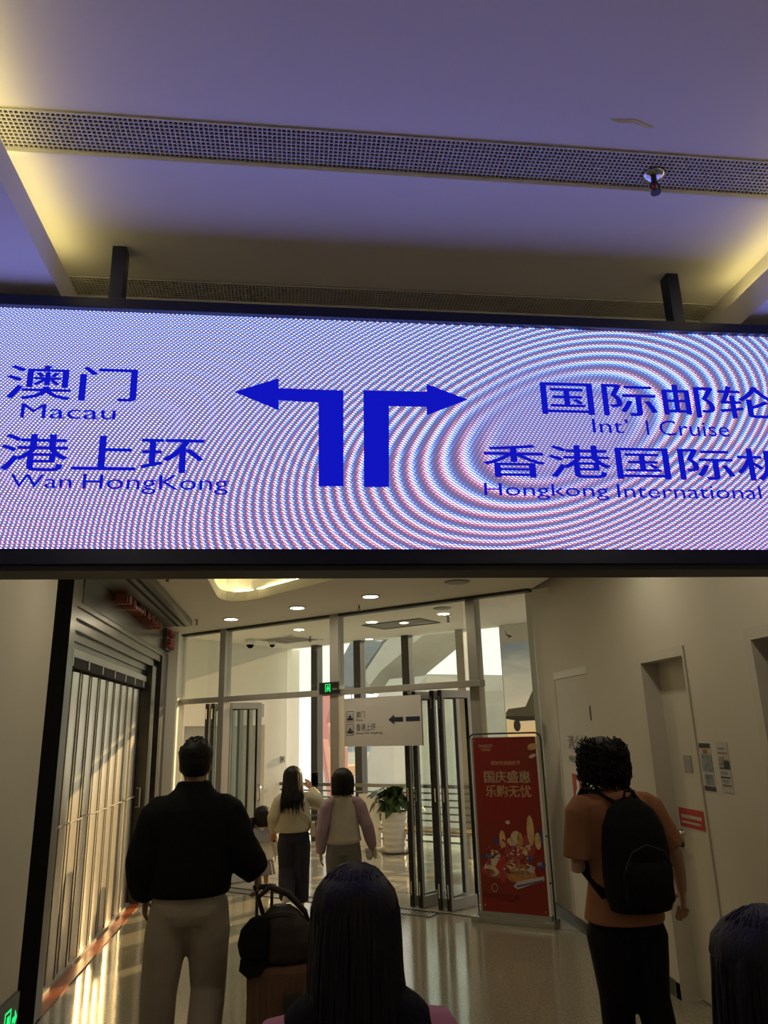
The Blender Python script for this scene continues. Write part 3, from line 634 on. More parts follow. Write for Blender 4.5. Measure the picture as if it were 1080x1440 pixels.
# bench, and the white stand behind the girl
q = gz(585, 1189); w = GM @ Vector((q.x-.1, OT-.42, 0)); t = thing('bench', 'low wooden bench beside the plant', 'bench', w, TH)
wood = mat('bench_wood', (.45, .30, .16), .5, var=.2, scale=6, stretch=(1, 8, 8))
for k in range(3): sub('slat', box(-.1, 1.5, -.16+k*.11, -.06+k*.11, .30, .335), wood, t, bevel=.004)
for x in (.0, .42, 1.4): sub('leg', box(x, x+.035, -.13, .13, 0, .30), alu, t)
q = gz(533, 1196); w = GM @ Vector((q.x, q.y, 0)); t = thing('info_stand', 'narrow white stand behind the girl in the raglan top', 'stand', w, TH)
sub('board', box(-.35, .03, -.02, .02, .05, .80), white_m, t, bevel=.005); sub('foot', box(-.38, .06, -.12, .12, 0, .05), white_m, t, bevel=.005)
# outside deck and ground
struct('floor', box(-60, 60, 6, 120, -6.2, -6.0, M=GM), mat('far_ground', (.36, .35, .31), .8, var=.1, scale=.6), 'lower forecourt far below the gallery')
struct('floor', box(-14, 25, 4.2, 5.5, -.3, -.12, M=GM), mat('deck', (.42, .40, .35), .7, var=.1, scale=2), 'pale paved terrace outside the gallery')
# terminal structure outside: faceted concrete legs
conc = mat('pale_concrete', (.42, .39, .33), .75, var=.06, scale=1.2, bump=.05, bscale=12)
def strut(lab, T, pts, thick, m=conc):
    """a massive faceted leg: outline measured on the plane T metres beyond the glass wall, with real depth"""
    t = thing('concrete_leg', lab, 'building', GM @ Vector((oT(*pts[0], T).x, T, 0)), 0)
    A = [oT(px, py, T) for px, py in pts]; A = [Vector((a.x, a.y, max(a.z, -6.0))) for a in A]; c = sum(A, Vector())/len(A)
    mb = MB(); n = len(A); B = [a+Vector((0, thick, 0)) for a in A]; I = [c+(a-c)*.80+Vector((0, -thick*.25, 0)) for a in A]
    mb.add(A+B+I, [tuple(range(n, 2*n))]+[(i, (i+1) % n, n+(i+1) % n, n+i) for i in range(n)]+[(i, 2*n+i, 2*n+(i+1) % n, (i+1) % n) for i in range(n)]+[tuple(range(2*n, 3*n))])
    o = mb.build('body', m, None, M=GM); o.parent = t; o.matrix_parent_inverse = t.matrix_basis.inverted()
    k = 0
    return t, A, c
strut('wide pale diagonal concrete leg seen through the right doorway', 20, [(440, 1290), (519, 1110), (540, 1040), (548, 955), (600, 950), (606, 1290)], 4.)
strut('upper diagonal concrete brace rising to the right', 22, [(525, 975), (543, 952), (628, 880), (640, 868), (585, 868), (548, 905), (510, 962)], 3.)
strut('dark shaded concrete brace at upper left of the clerestory', 24, [(470, 972), (480, 930), (506, 880), (560, 880), (548, 905), (512, 955), (500, 975)], 1.6, mat('shaded_concrete', (.20, .215, .23), .7, var=.08, scale=1.5))  # shade on this brace is put into a darker, bluish concrete colour
strut('horizontal concrete parapet low behind the clerestory', 30, [(578, 955), (600, 948), (760, 950), (760, 1250), (578, 1250)], 1.5)
pink = mat('pink_facade', (.62, .27, .23), .6, var=.06, scale=1)
strut('pink faceted facade panel left of the middle mullion', 30, [(446, 960), (475, 960), (461, 1016), (475, 1052), (475, 1102), (462, 1072), (454, 1045), (446, 1020)], 1.0, pink)
strut('narrow grey facade wedge under the pink panel', 28.5, [(456, 1050), (474, 1105), (472, 1122), (462, 1085)], .6, mat('grey_wedge', (.30, .29, .30), .7))
strut('slim pink rail slanting below the pink facade', 27.5, [(450, 1040), (454, 1040), (468, 1128), (463, 1128)], .5, pink)
strut('slanting red brown leg behind the railing', 19, [(577, 1092), (582, 1092), (572, 1135), (566, 1135)], .6, mat('red_leg', (.45, .20, .12), .6))
strut('peach coloured block in the distance between mullions', 34, [(484, 1076), (526, 1074), (522, 1090), (484, 1092)], 2, mat('peach', (.72, .45, .26), .7))
# far towers with windows
def tower(lab, T, x0, x1, ytop, cols, rows, wallc):
    a = oT(x0, ytop, T); b = oT(x1, ytop, T); w = b.x-a.x; h = a.z
    t = thing('far_building', lab, 'building', GM @ Vector((a.x, T, 0)), TH)
    sub('wall', box(0, w, 0, 6, -6, h), wallc, t)
    pane = None; cw = w/cols; rh = h/rows; gm = mat('far_glass', (.22, .34, .42), .2, var=.3, scale=.4)
    for i in range(cols):
        for j in range(rows):
            if pane is None: pane = sub('window', box(.08*cw, .92*cw, -.05, .03, .12*rh, .88*rh), gm, t); o = pane
            else: o = pane.copy(); COL.objects.link(o); o.parent = t
            o.location = (i*cw, 0, j*rh)
    return t
tower('far pale building with bluish windows behind the railing', 48, 478, 540, 1040, 7, 6, mat('far_wall', (.66, .60, .50), .8, var=.05))
tower('far building with bluish windows seen through the folding doors', 40, 592, 668, 1020, 8, 6, mat('far_wall2', (.70, .64, .52), .8, var=.05))
tower('far building with glass grid beside the pink facade', 52, 440, 474, 985, 4, 9, mat('far_wall3', (.68, .66, .62), .8, var=.05))
#PART2
# ================================================================== LED SIGN
SY = 2.12
LX0, LX1, LZ0, LZ1 = -1.412, 2.172, 2.262, 3.030
def ledmat():
    m = bpy.data.materials.new('led_screen'); m.use_nodes = True; nt = m.node_tree; nt.nodes.clear(); N = nt.nodes; Lk = nt.links.new
    out = N.new('ShaderNodeOutputMaterial'); em = N.new('ShaderNodeEmission'); Lk(em.outputs[0], out.inputs[0])
    g = N.new('ShaderNodeNewGeometry'); sx = N.new('ShaderNodeSeparateXYZ'); Lk(g.outputs['Position'], sx.inputs[0])
    def M(op, a, b=None, c=None):
        n = N.new('ShaderNodeMath'); n.operation = op
        for i, v in enumerate((a, b, c)):
            if v is None: continue
            if isinstance(v, (int, float)): n.inputs[i].default_value = v
            else: Lk(v, n.inputs[i])
        return n.outputs[0]
    X, Z = sx.outputs['X'], sx.outputs['Z']
    nz = N.new('ShaderNodeTexNoise'); nz.inputs['Scale'].default_value = 2.2; nz.inputs['Detail'].default_value = 1; Lk(g.outputs['Position'], nz.inputs['Vector'])
    dx = M('SUBTRACT', X, .86); dz_ = M('SUBTRACT', Z, 2.66)
    r2 = M('ADD', M('MULTIPLY', dx, dx), M('MULTIPLY', M('MULTIPLY', dz_, dz_), 2.))
    fade = N.new('ShaderNodeMapRange'); fade.interpolation_type = 'SMOOTHSTEP'; Lk(r2, fade.inputs['Value']); fade.inputs['From Min'].default_value = .005; fade.inputs['From Max'].default_value = .16
    ph = M('ADD', M('MULTIPLY', M('MULTIPLY', dx, dx), 27.), M('MULTIPLY', M('MULTIPLY', dz_, dz_), 70.))
    ph = M('ADD', ph, M('MULTIPLY', M('MULTIPLY', dx, dz_), -38.)); ph = M('ADD', ph, M('MULTIPLY', nz.outputs['Fac'], 1.3))
    ph2 = M('ADD', M('MULTIPLY', X, 72.), M('MULTIPLY', Z, 104.))
    ph3 = M('MULTIPLY', Z, 150.)
    hz = N.new('ShaderNodeTexNoise'); hz.inputs['Scale'].default_value = 1.3; hz.inputs['Detail'].default_value = 0; Lk(g.outputs['Position'], hz.inputs['Vector'])
    def wave(p, off): return M('SINE', M('MULTIPLY_ADD', p, 6.2832, off))
    chans = []
    for off, fl_, k, top in ((0., .13, 2.05, -.5), (.65, .12, 1.85, .10), (1.0, .25, 6.4, .25)):
        w_ = M('ADD', M('MULTIPLY', M('MULTIPLY', wave(ph, off), .40), fade.outputs[0]), M('MULTIPLY', wave(ph2, off*.6), .32))
        w_ = M('ADD', w_, M('MULTIPLY', wave(ph3, off*1.2), .26)); w_ = M('ADD', w_, M('MULTIPLY_ADD', M('SUBTRACT', Z, 2.64), top*.5, -.12))
        w_ = M('MAXIMUM', w_, 0.)
        chans.append(M('MULTIPLY_ADD', w_, k, fl_))
    cb = N.new('ShaderNodeCombineXYZ')
    for i, c in enumerate(chans): Lk(c, cb.inputs[i])
    Lk(cb.outputs[0], em.inputs[0]); em.inputs[1].default_value = 1.0
    return m
led = ledmat(); ledtxt = emis('led_blue', (.004, .006, .40), 1.0)
sg = thing('led_sign', 'wide overhead led direction sign with blue arrows and place names', 'sign', ((LX0+LX1)/2, SY, 2.215))
ox, oz = (LX0+LX1)/2, 2.215
def sgp(name, mb, m, **k): return mb.build(name, m, sg, **k)
sgp('cabinet', box(LX0-.04, LX1+.04, SY+.012, SY+.10, 2.216, 3.066), sign_frame)
sgp('frame', box(LX0-.04, LX1+.04, SY-.02, SY+.012, LZ1, 3.066), sign_frame, bevel=.003); sgp('frame', box(LX0-.04, LX1+.04, SY-.02, SY+.012, 2.216, LZ0), sign_frame, bevel=.003)
for x in (LX0-.04, LX1): sgp('frame', box(x, x+.04, SY-.02, SY+.012, LZ0, LZ1), sign_frame)
sgp('bottom_cover', box(LX0-.04, LX1+.04, SY-.01, SY+.11, 2.200, 2.216), mat('frame_black', (.012, .011, .012), .5))
mod = None
for i in range(14):
    for j in range(6):
        if mod is None: o = mod = sgp('led_module', box(LX0+.0006, LX0+.2554, SY, SY+.011, LZ0+.0006, LZ0+.1274), led)
        else: o = mod.copy(); COL.objects.link(o)
        o.location = mod.location+Vector((.256*i, 0, .128*j)) if (i or j) else o.location
for px, py, h in ((172, 335, 0), (938, 375, 0)):
    q = oY(px, py, SY+.06); p = MB().box(q.x-.022, q.x+.022, SY+.035, SY+.085, 3.06, PZ)
    sgp('post', p, sign_frame, bevel=.003)
FY = SY-.0015
def sx_(px, py): return oY(px, py, FY).x
def sz_(px, py): return oY(px, py, FY).z
def stext(body, l, r, mx, top, bot, cyl=True, bold=0.):
    my = (top+bot)/2
    text(body, 'lettering', ledtxt, sg, (sx_(l, my), sz_(mx, bot), sx_(r, my), sz_(mx, top)), (0, FY, 0), (1, 0, 0), (0, 0, 1), bold=bold)
stext('澳门', 8, 193, 100, 515, 563, bold=.012); stext('Macau', 29, 163, 96, 569, 589)
stext('香港上环', -103, 287, 140, 612, 664, bold=.012); stext('Wan', 14, 101, 58, 667, 686); stext('HongKong', 116, 321, 218, 668, 695); stext('Sheung', -160, -4, 30, 664, 691)
stext('国际邮轮', 761, 1087, 924, 540, 586, bold=.012); stext('Int’', 833, 884, 858, 589, 609); stext('l Cruise', 909, 1025, 966, 592, 613)
stext('香港国际机场', 679, 1197, 850, 627, 673, bold=.012); stext('Hongkong', 681, 856, 768, 680, 703); stext('International', 868, 1070, 970, 682, 701); stext('Airport', 1085, 1215, 900, 682, 707)
for nm, pts in (('left', [(329, 551), (392, 532), (392, 546), (483, 549), (483, 684), (448, 684), (448, 566), (392, 563), (392, 577)]), ('right', [(511, 549), (600, 551), (600, 540), (658, 562), (600, 584), (600, 572), (547, 571), (547, 685), (512, 685)])):
    sgp('arrow', MB().prism([(sx_(*p), sz_(*p)) for p in pts], (0, FY, 0), (1, 0, 0), (0, 0, 1), (0, -.0006, 0)), ledtxt)

# ================================================================== ROLL-UP BANNER
b0, b1 = oZ(668, 1293), oZ(777, 1303); bang = math.atan2(b1.y-b0.y, b1.x-b0.x); BW = (b1-b0).length
t = thing('roll_up_banner', 'tall red promotional banner stand with gold lettering by the right wall', 'banner', b0, bang)
bu = Vector((math.cos(bang), math.sin(bang), 0)); bn = Vector((math.sin(bang), -math.cos(bang), 0))
def ob_(px, py): q = hit(px, py, bn, bn.dot(b0)); return ((q-b0).dot(bu), q.z)
tl, tr_, bl, br = ob_(667, 1037), ob_(754, 1036), ob_(677, 1281), ob_(771, 1287)
X0, X1, Z0, Z1 = (tl[0]+bl[0])/2, (tr_[0]+br[0])/2, .085, (tl[1]+tr_[1])/2
bw, bh = X1-X0, Z1-Z0
redm = mat('banner_red', (.34, .009, .008), .45, var=.25, scale=1.8, col2=(.20, .022, .010))
gold = mat('gold_print', (.62, .42, .20), .5, var=.25, scale=14); cream = mat('cream_print', (.62, .50, .34), .5, var=.15, scale=20); dred = mat('dark_red_print', (.20, .015, .012), .5)
blue_p = mat('blue_print', (.04, .06, .20), .5); orange_p = mat('amber_print', (.45, .20, .05), .5, var=.3, scale=20); lil = mat('pale_print', (.50, .44, .46), .5)
gr_ = sub('graphic', box(X0, X1, -.006, 0, Z0, Z1), redm, t)
sub('graphic_edge', box(X0-.02, X0, -.005, 0, Z0, Z1), alu, t); sub('graphic_edge', box(X1, X1+.02, -.005, 0, Z0, Z1), white_m, t)
mb = MB(); fx0, fx1, ft = X0-.045, X1+.05, Z1+.035; pts = [(fx0, .012, .05), (fx0, .012, ft-.06)]
for k in range(7): a = PI-k*PI/12; pts.append((fx0+.06+.06*math.cos(a), .012, ft-.06+.06*math.sin(a)))
for k in range(7): a = PI/2-k*PI/12; pts.append((fx1-.06+.06*math.cos(a), .012, ft-.06+.06*math.sin(a)))
pts.append((fx1, .012, .05)); mb.tube(pts, .008, 8); sub('rod_frame', mb, gdark, t, True)
sub('base', box(X0-.09, X1+.07, -.10, .10, 0, .05), mat('base_alu', (.5, .5, .48), .25, .8), t, bevel=.012); sub('base_rail', box(X0-.03, X1+.03, -.03, .03, .05, .085), mat('base_alu', (0, 0, 0)), t, bevel=.004)
for z in (.35, .75): sub('clip', box(X1+.02, fx1, .0, .012, z, z+.012), gdark, t)
for x, z in ((X0+.03, Z0+.05), (X1-.03, Z0+.03), (X0+.02, Z1-.03)): sub('eyelet', MB().tube([(x, -.006, z), (x, -.009, z)], .008, 8), chrome, t)
def bx(u, v): return X0+u*bw, Z0+v*bh
bo = Vector((0, -.0065, 0))
def btext(s, u0, v0, u1, v1, m, bold=0.):
    a, b = bx(u0, v0), bx(u1, v1); ob = text(s, 'lettering', m, None, (a[0], a[1], b[0], b[1]), bo, (1, 0, 0), uz, bold=bold); ob.parent = gr_
btext('TIMESDF', .08, .938, .32, .957, cream, .02); btext('深圳免税', .13, .918, .28, .932, gold)
btext('深圳免税嗨购节', .27, .832, .74, .858, gold); btext('国庆盛惠', .15, .728, .88, .80, cream, .025); btext('乐购无忧', .16, .645, .88, .715, gold, .025)
btext('TIMESDF', .06, .06, .58, .10, mat('faint_red', (.22, .03, .02), .5), .02)
def bpoly(pts, m, lift=.0):
    sub('print', MB().prism([bx(u, v) for u, v in pts], bo-Vector((0, lift, 0)), (1, 0, 0), uz, (0, -.0006, 0)), m, gr_)
def bell(cu, cv, ru, rv, rot, m, lift=0., n=14):
    P = []
    for k in range(n):
        a = 2*PI*k/n; x, y = ru*math.cos(a), rv*math.sin(a); P.append((cu+x*math.cos(rot)-y*math.sin(rot)*.36/1., cv+(x*math.sin(rot)*.36+y*math.cos(rot))))
    bpoly(P, m, lift)
bell(.35, .235, .34, .05, .1, mat('dusk_print', (.30, .10, .08), .5)); bpoly([(.30, .38), (.86, .44), (.92, .40), (.80, .28), (.30, .26)], mat('rose_print', (.34, .05, .06), .5), .0006)
for a in ((.82, .46, .055, .085, -.05, gold), (.38, .40, .055, .060, .5, gold), (.58, .42, .08, .035, .4, cream), (.65, .40, .05, .05, -.4, orange_p), (.22, .245, .16, .05, .25, cream), (.92, .40, .05, .05, .3, gold), (.62, .20, .20, .035, .1, orange_p), (.60, .225, .14, .02, 0, cream), (.78, .23, .06, .022, -.2, lil), (.50, .27, .06, .02, 0, gold), (.14, .305, .10, .016, .1, blue_p), (.16, .31, .06, .010, .1, gold), (.95, .27, .06, .020, .2, blue_p), (.92, .275, .04, .012, .2, lil), (.28, .39, .05, .018, -.5, blue_p), (.97, .42, .03, .05, 0, blue_p), (.77, .30, .04, .018, 0, blue_p), (.13, .215, .11, .02, 0, stk), (.48, .50, .035, .011, 0, cream), (.95, .94, .08, .02, .2, gold), (.94, .885, .06, .012, .3, cream), (.50, .395, .05, .018, 0, cream), (.45, .245, .06, .014, 0, gold), (.72, .34, .03, .03, 0, gold)):
    bell(*a, lift=.0012)
rnd = random.Random(11)
for k in range(90):
    cu, cv = rnd.gauss(.55, .26), rnd.gauss(.30, .065)
    if not (.05 < cu < .95 and .16 < cv < .46): continue
    r1 = rnd.uniform(.012, .05); ang = rnd.uniform(0, 6); P = []
    for j in range(7): a_ = 2*PI*j/7; rr = r1*rnd.uniform(.5, 1.2); x_, y_ = rr*1.5*math.cos(a_), rr*.7*math.sin(a_); P.append((cu+x_*math.cos(ang)-y_*math.sin(ang), cv+.36*(x_*math.sin(ang)+y_*math.cos(ang))))
    bpoly(P, rnd.choice((gold, cream, orange_p, orange_p, dred, dred, stk, blue_p, lil)), .0013+k*.000006)
bpoly([(.50, .145), (.56, .17), (.80, .195), (.97, .21), (.97, .185), (.80, .165), (.56, .130)], lil, .0018); bpoly([(.55, .15), (.95, .19), (.95, .183), (.55, .14)], blue_p, .0024)
bpoly([(.30, .285), (.42, .30), (.36, .23), (.40, .17), (.33, .16), (.30, .22), (.24, .245)], stk, .0018)
mb = MB(); 
ring = [bx(.21+.045*math.cos(a*PI/5), .13+.022*math.sin(a*PI/5)) for a in range(11)]; sub('print', MB().tube([(p[0], -.008, p[1]) for p in ring], .0025, 5), gold, gr_)

# ================================================================== PEOPLE
skin = mat('skin', (.42, .24, .16), .5, var=.06, scale=12); hairm = mat('black_hair', (.008, .0065, .006), .55, var=.3, scale=40, stretch=(1, 1, .15), bump=.3, bscale=160, spec=.25)
eyem = mat('eye', (.03, .02, .015), .2); eyew = mat('eye_white', (.7, .68, .65), .3)
def fold(amp, k, seed=0.):
    return lambda a, i: amp*(math.sin(a*k+seed+i*.9)*.6+math.sin(a*(k+2)+seed*2-i*1.7)*.4)
def head(mb, c, hh):
    """c = chin-level centre of neck, hh head height; faces +y"""
    x, y, z = c
    prof = [(0, .10, .34, -.12), (.06, .19, .39, -.02), (.15, .245, .41, .12), (.28, .285, .405, .28), (.42, .315, .395, .38), (.55, .33, .385, .43), (.68, .335, .385, .445), (.8, .305, .33, .42), (.9, .23, .23, .33), (.97, .12, .10, .20), (1.0, .04, .02, .08)]
    mb.rings([(x, y, z+a*hh, w*hh, max(.01, f)*hh, max(.01, b)*hh) for a, w, f, b in prof], 24)
    mb.tube([(x, y+.37*hh, z+.52*hh), (x, y+.44*hh, z+.42*hh), (x, y+.485*hh, z+.34*hh), (x, y+.40*hh, z+.31*hh)], [.03*hh, .045*hh, .055*hh, .04*hh], 8)
    mb.ell((x, y+.405*hh, z+.215*hh), (.085*hh, .03*hh, .022*hh)); mb.ell((x, y+.40*hh, z+.175*hh), (.07*hh, .03*hh, .022*hh))
    for s in (-1, 1):
        mb.ell((x+s*.345*hh, y-.03*hh, z+.42*hh), (.035*hh, .075*hh, .13*hh)); mb.ell((x+s*.15*hh, y+.36*hh, z+.545*hh), (.10*hh, .03*hh, .025*hh))
def hand(mb, w, d, nrm, thumb, L, curl=.5):
    """w wrist, d pointing direction, nrm palm normal, thumb sideways direction, L hand length"""
    w, d, nrm, thumb = Vector(w), Vector(d).normalized(), Vector(nrm).normalized(), Vector(thumb).normalized()
    pal = .5*L
    mb.tube([w-d*.02, w+d*pal*.35, w+d*pal*.8, w+d*pal*1.02], [(.15*L, .11*L), (.20*L, .10*L), (.235*L, .085*L), (.20*L, .07*L)], 12, flat=nrm)
    for k, (off, ln) in enumerate(((.165, .42), (.055, .47), (-.055, .44), (-.16, .34))):
        b = w+d*pal*.92+thumb*(off*L); pts = [b]; a = 0; dd = d
        for sgm in (.42, .33, .25):
            a += curl*(.45+.15*k*.5); dd = (d*math.cos(a)+nrm*math.sin(a)); pts.append(pts[-1]+dd*(ln*L*sgm))
        mb.tube(pts, [.052*L, .050*L, .045*L, .036*L], 8)
    b = w+d*pal*.25+thumb*(.17*L); dd = (d*.75+thumb*.6+nrm*.25).normalized()
    mb.tube([b-thumb*.05*L, b+dd*.20*L, b+dd*.34*L+d*.04*L+nrm*.03*L, b+dd*.40*L+d*.12*L+nrm*.05*L], [.075*L, .062*L, .055*L, .042*L], 8)
def shoe(mb, ankle, fwd, L, tilt=0.):
    a = Vector(ankle); f = Vector((math.sin(fwd), math.cos(fwd), 0)); up = Vector((0, 0, 1))
    if tilt: f = (f*math.cos(tilt)-up*math.sin(tilt)).normalized(); up = f.cross(Vector((0, 0, 1)).cross(f)).normalized()*-1 if False else (Vector((0, 0, 1))*math.cos(tilt)+Vector((math.sin(fwd), math.cos(fwd), 0))*math.sin(tilt)).normalized()
    base = a-up*.075*L/.26
    pts = [base-f*.26*L+up*.05, base-f*.10*L+up*.052, base+f*.25*L+up*.042, base+f*.52*L+up*.033, base+f*.68*L+up*.028]
    mb.tube(pts, [(.035, .042), (.040, .050), (.046, .042), (.042, .032), (.020, .018)], 12, flat=up)
    mb.tube([base+up*.04, a+up*.03], [.045, .042], 10)
class Person:
    def __init__(s, label, loc, h, rz=0, voxel=.008, sk=skin):
        s.root = thing('person', label, 'person', loc, rz); s.h = h; s.vx = voxel; s.sk = sk
        s.hip = {q: Vector((q*.052*h, 0, .50*h)) for q in (-1, 1)}
        s.knee = {q: Vector((q*.058*h, .01*h, .275*h)) for q in (-1, 1)}
        s.ank = {q: Vector((q*.06*h, -.012*h, .045*h)) for q in (-1, 1)}
        s.sho = {q: Vector((q*.105*h, -.01*h, .818*h)) for q in (-1, 1)}
        s.elb = {q: Vector((q*.155*h, -.03*h, .635*h)) for q in (-1, 1)}
        s.wri = {q: Vector((q*.165*h, .02*h, .49*h)) for q in (-1, 1)}
        s.hd = {q: Vector((0, .1, -1)) for q in (-1, 1)}; s.hn = {q: Vector((-q, 0, 0)) for q in (-1, 1)}; s.ht = {q: Vector((0, 1, .0)) for q in (-1, 1)}
        s.curl = {-1: .5, 1: .5}; s.tilt = {-1: 0., 1: 0.}; s.hh = .135*h; s.headc = Vector((0, .015*h, .865*h)); s.fwd = {-1: -.12, 1: .12}
    def body(s):
        h, mb = s.h, MB()
        mb.rings([(0, 0, .47*h, .075*h, .055*h), (0, 0, .50*h, .09*h, .06*h), (0, 0, .55*h, .088*h, .06*h), (0, 0, .62*h, .072*h, .052*h), (0, 0, .70*h, .082*h, .058*h), (0, 0, .76*h, .092*h, .06*h), (0, -.005*h, .81*h, .09*h, .05*h), (0, -.005*h, .84*h, .055*h, .04*h), (0, 0, .86*h, .035*h, .035*h)], 20)
        c = s.headc
        mb.tube([(0, -.008*h, .80*h), (0, 0, .85*h), (c.x, c.y-.005*h, c.z+.3*s.hh)], [.042*h, .034*h, .033*h], 12)
        head(mb, c, s.hh)
        for q in (-1, 1):
            k, a = s.knee[q], s.ank[q]; hp = s.hip[q]
            mb.tube([hp+Vector((0, 0, .03*h)), hp.lerp(k, .35), k, k.lerp(a, .35)+Vector((0, -.01*h, 0)), a], [.052*h, .050*h, .034*h, .034*h, .020*h], 12)
            shoe_f = Vector((math.sin(s.fwd[q]), math.cos(s.fwd[q]), -s.tilt[q]))
            mb.tube([a+Vector((0, -.01*h, -.012*h)), a+shoe_f*.05*h+Vector((0, 0, -.018*h)), a+shoe_f*.10*h+Vector((0, 0, -.026*h))], [.022*h, .024*h, .018*h], 10)
            e, w = s.elb[q], s.wri[q]; so = s.sho[q]
            mb.tube([so+Vector((-q*.02*h, 0, .005*h)), so.lerp(e, .3), e, e.lerp(w, .4), w], [.032*h, .029*h, .022*h, .022*h, .0155*h], 12)
            hand(mb, w, s.hd[q], s.hn[q], s.ht[q], .105*h, s.curl[q])
        ob = remesh(mb, 'body', s.sk, s.root, s.vx, 3); ob['label'] = 'skin of face, neck and hands'
        for q in (-1, 1):
            sub('eye', MB().ell(c+Vector((q*.145*s.hh, .372*s.hh, .5*s.hh)), (.05*s.hh, .03*s.hh, .028*s.hh)), eyem, s.root, True)
        return s
    def sleeve(s, mb, q, r, upto=1., wob=None, seg=8):
        so, e, w = s.sho[q], s.elb[q], s.wri[q]; n = seg; h = s.h
        pts = [so+Vector((-q*.075*h, 0, -.012*h)), so+Vector((-q*.04*h, 0, .0)), so+Vector((-q*.008*h, 0, -.008*h))]; rad = [r[0]*.55, r[0]*.72, r[0]*.90]
        for k in range(1, n+1):
            f = k/n*upto*2
            p = so.lerp(e, f) if f <= 1 else e.lerp(w, f-1)
            pts.append(p); i = k/n*(len(r)-1); j = min(int(i), len(r)-2); rad.append(r[j]+(r[j+1]-r[j])*(i-j))
        mb.tube(pts, [x*h for x in rad], 16, wob=wob)
    def legs(s, mb, r, zend=None, wob=None, top=.56, q_=(-1, 1), drop=0.):
        h = s.h
        for q in q_:
            hp, k, a = s.hip[q], s.knee[q], s.ank[q]
            pts = [hp+Vector((-q*.012*h, 0, .02*h)), hp.lerp(k, .3), hp.lerp(k, .65), k, k.lerp(a, .35), k.lerp(a, .7), a+Vector((0, 0, drop))]
            mb.tube(pts, [x*h for x in r], 18, wob=wob)
    def shoes(s, m, L=.15):
        for q in (-1, 1):
            mb = MB(); shoe(mb, s.ank[q]+Vector((0, 0, .02*s.h)), s.fwd[q], L*s.h, s.tilt[q]); o = remesh(mb, 'shoe', m, s.root, .007, 2)
def strands(mb, c, hh, n, length, spread=1., seed=1, r=.004, a0=PI*.95, a1=PI*2.05, wav=.01, rad=(.36, .47), back=0.):
    rnd = random.Random(seed)
    for k in range(n):
        a = a0+(a1-a0)*rnd.random(); cr = rnd.uniform(.0, .3); pts = []; L = length*rnd.uniform(.72, 1.08); w = rnd.uniform(-1, 1)*wav
        rx, ry = rad[0]*hh*rnd.uniform(.99, 1.05), rad[1]*hh*rnd.uniform(.99, 1.05); ph = rnd.uniform(0, 6); rr0 = r*rnd.uniform(.6, 1.2)
        for j in range(10):
            f = j/9
            if f < .4: th = cr+(PI/2-cr)*f/.4; rr = math.sin(th); zz = c[2]+.58*hh+.49*hh*math.cos(th); bk = 0
            else: g = (f-.4)/.6; rr = 1+(spread-1)*g; zz = c[2]+.58*hh-L*g; bk = back*g
            pts.append((c[0]+rx*rr*math.cos(a)+w*math.sin(f*7+ph), c[1]+ry*rr*math.sin(a)-bk+w*math.cos(f*6+ph), zz))
        mb.tube(pts, [rr0, rr0*1.2, rr0*1.4, rr0*1.4, rr0*1.4, rr0*1.3, rr0*1.2, rr0, rr0*.7, rr0*.2], 5)
def hair_shell(mb, c, hh, prof, n=24):
    x, y, z = c; mb.rings([(x, y, z+a*hh, w*hh, f*hh, b*hh) for a, w, f, b in prof], n)
CAP = [(.62, .36, .20, .47), (.74, .375, .39, .50), (.85, .345, .385, .475), (.95, .27, .29, .38), (1.03, .15, .15, .22), (1.06, .05, .04, .08)]
cloth_black = mat('black_cloth', (.0055, .0055, .0065), .85, var=.3, scale=30, bump=.3, bscale=70, spec=.2)
cream_c = mat('cream_trousers', (.36, .31, .24), .85, var=.08, scale=10, bump=.25, bscale=60)
white_sh = mat('white_shoe', (.62, .60, .55), .5); dark_sh = mat('dark_shoe', (.03, .03, .03), .5)

# ---- man in the black jacket
p = oY(278, 1042, 4.5)
M1 = Person('man in a bulky black jacket and cream trousers pulling a suitcase', (p.x-.01, 4.5, 0), 1.70, 0, .009)
h = M1.h
M1.hh = .142*h; M1.headc = Vector((0.0, .02*h, .868*h)); M1.sho = {-1: Vector((-.105*h, 0, .803*h)), 1: Vector((.102*h, 0, .803*h))}
M1.elb = {-1: Vector((-.140*h, -.02*h, .655*h)), 1: Vector((.150*h, .0*h, .68*h))}; M1.wri = {-1: Vector((-.140*h, .03*h, .545*h)), 1: Vector((.212*h, .02*h, .592*h))}
M1.hip = {q: Vector((q*.06*h, 0, .50*h)) for q in (-1, 1)}; M1.knee = {-1: Vector((-.078*h, -.01*h, .275*h)), 1: Vector((.066*h, .03*h, .275*h))}; M1.ank = {-1: Vector((-.085*h, .02*h, .045*h)), 1: Vector((.06*h, -.09*h, .06*h))}
M1.hd[1] = Vector((.1, .25, -1)); M1.hn[1] = Vector((-1, .2, 0)); M1.curl[1] = 1.1; M1.tilt[1] = .25
M1.body(); mb = MB()
mb.rings([(0, 0, .545*h, .118*h, .085*h), (0, 0, .56*h, .128*h, .095*h), (0, 0, .62*h, .132*h, .103*h), (0, 0, .69*h, .136*h, .103*h), (0, 0, .76*h, .140*h, .098*h), (0, -.005*h, .80*h, .130*h, .088*h), (0, -.005*h, .835*h, .095*h, .070*h), (0, 0, .862*h, .062*h, .056*h), (0, .005*h, .885*h, .053*h, .054*h)], 28, fold(.02, 5, 1.))
for q in (-1, 1): M1.sleeve(mb, q, [.058, .062, .060, .060, .060, .054, .042], 1.0, fold(.05, 3, q*2.), 12)
remesh(mb, 'jacket', cloth_black, M1.root, .010, 4)
mb = MB(); M1.legs(mb, [.072, .068, .060, .054, .053, .052, .050], wob=fold(.05, 3, .5), drop=-.02*h)
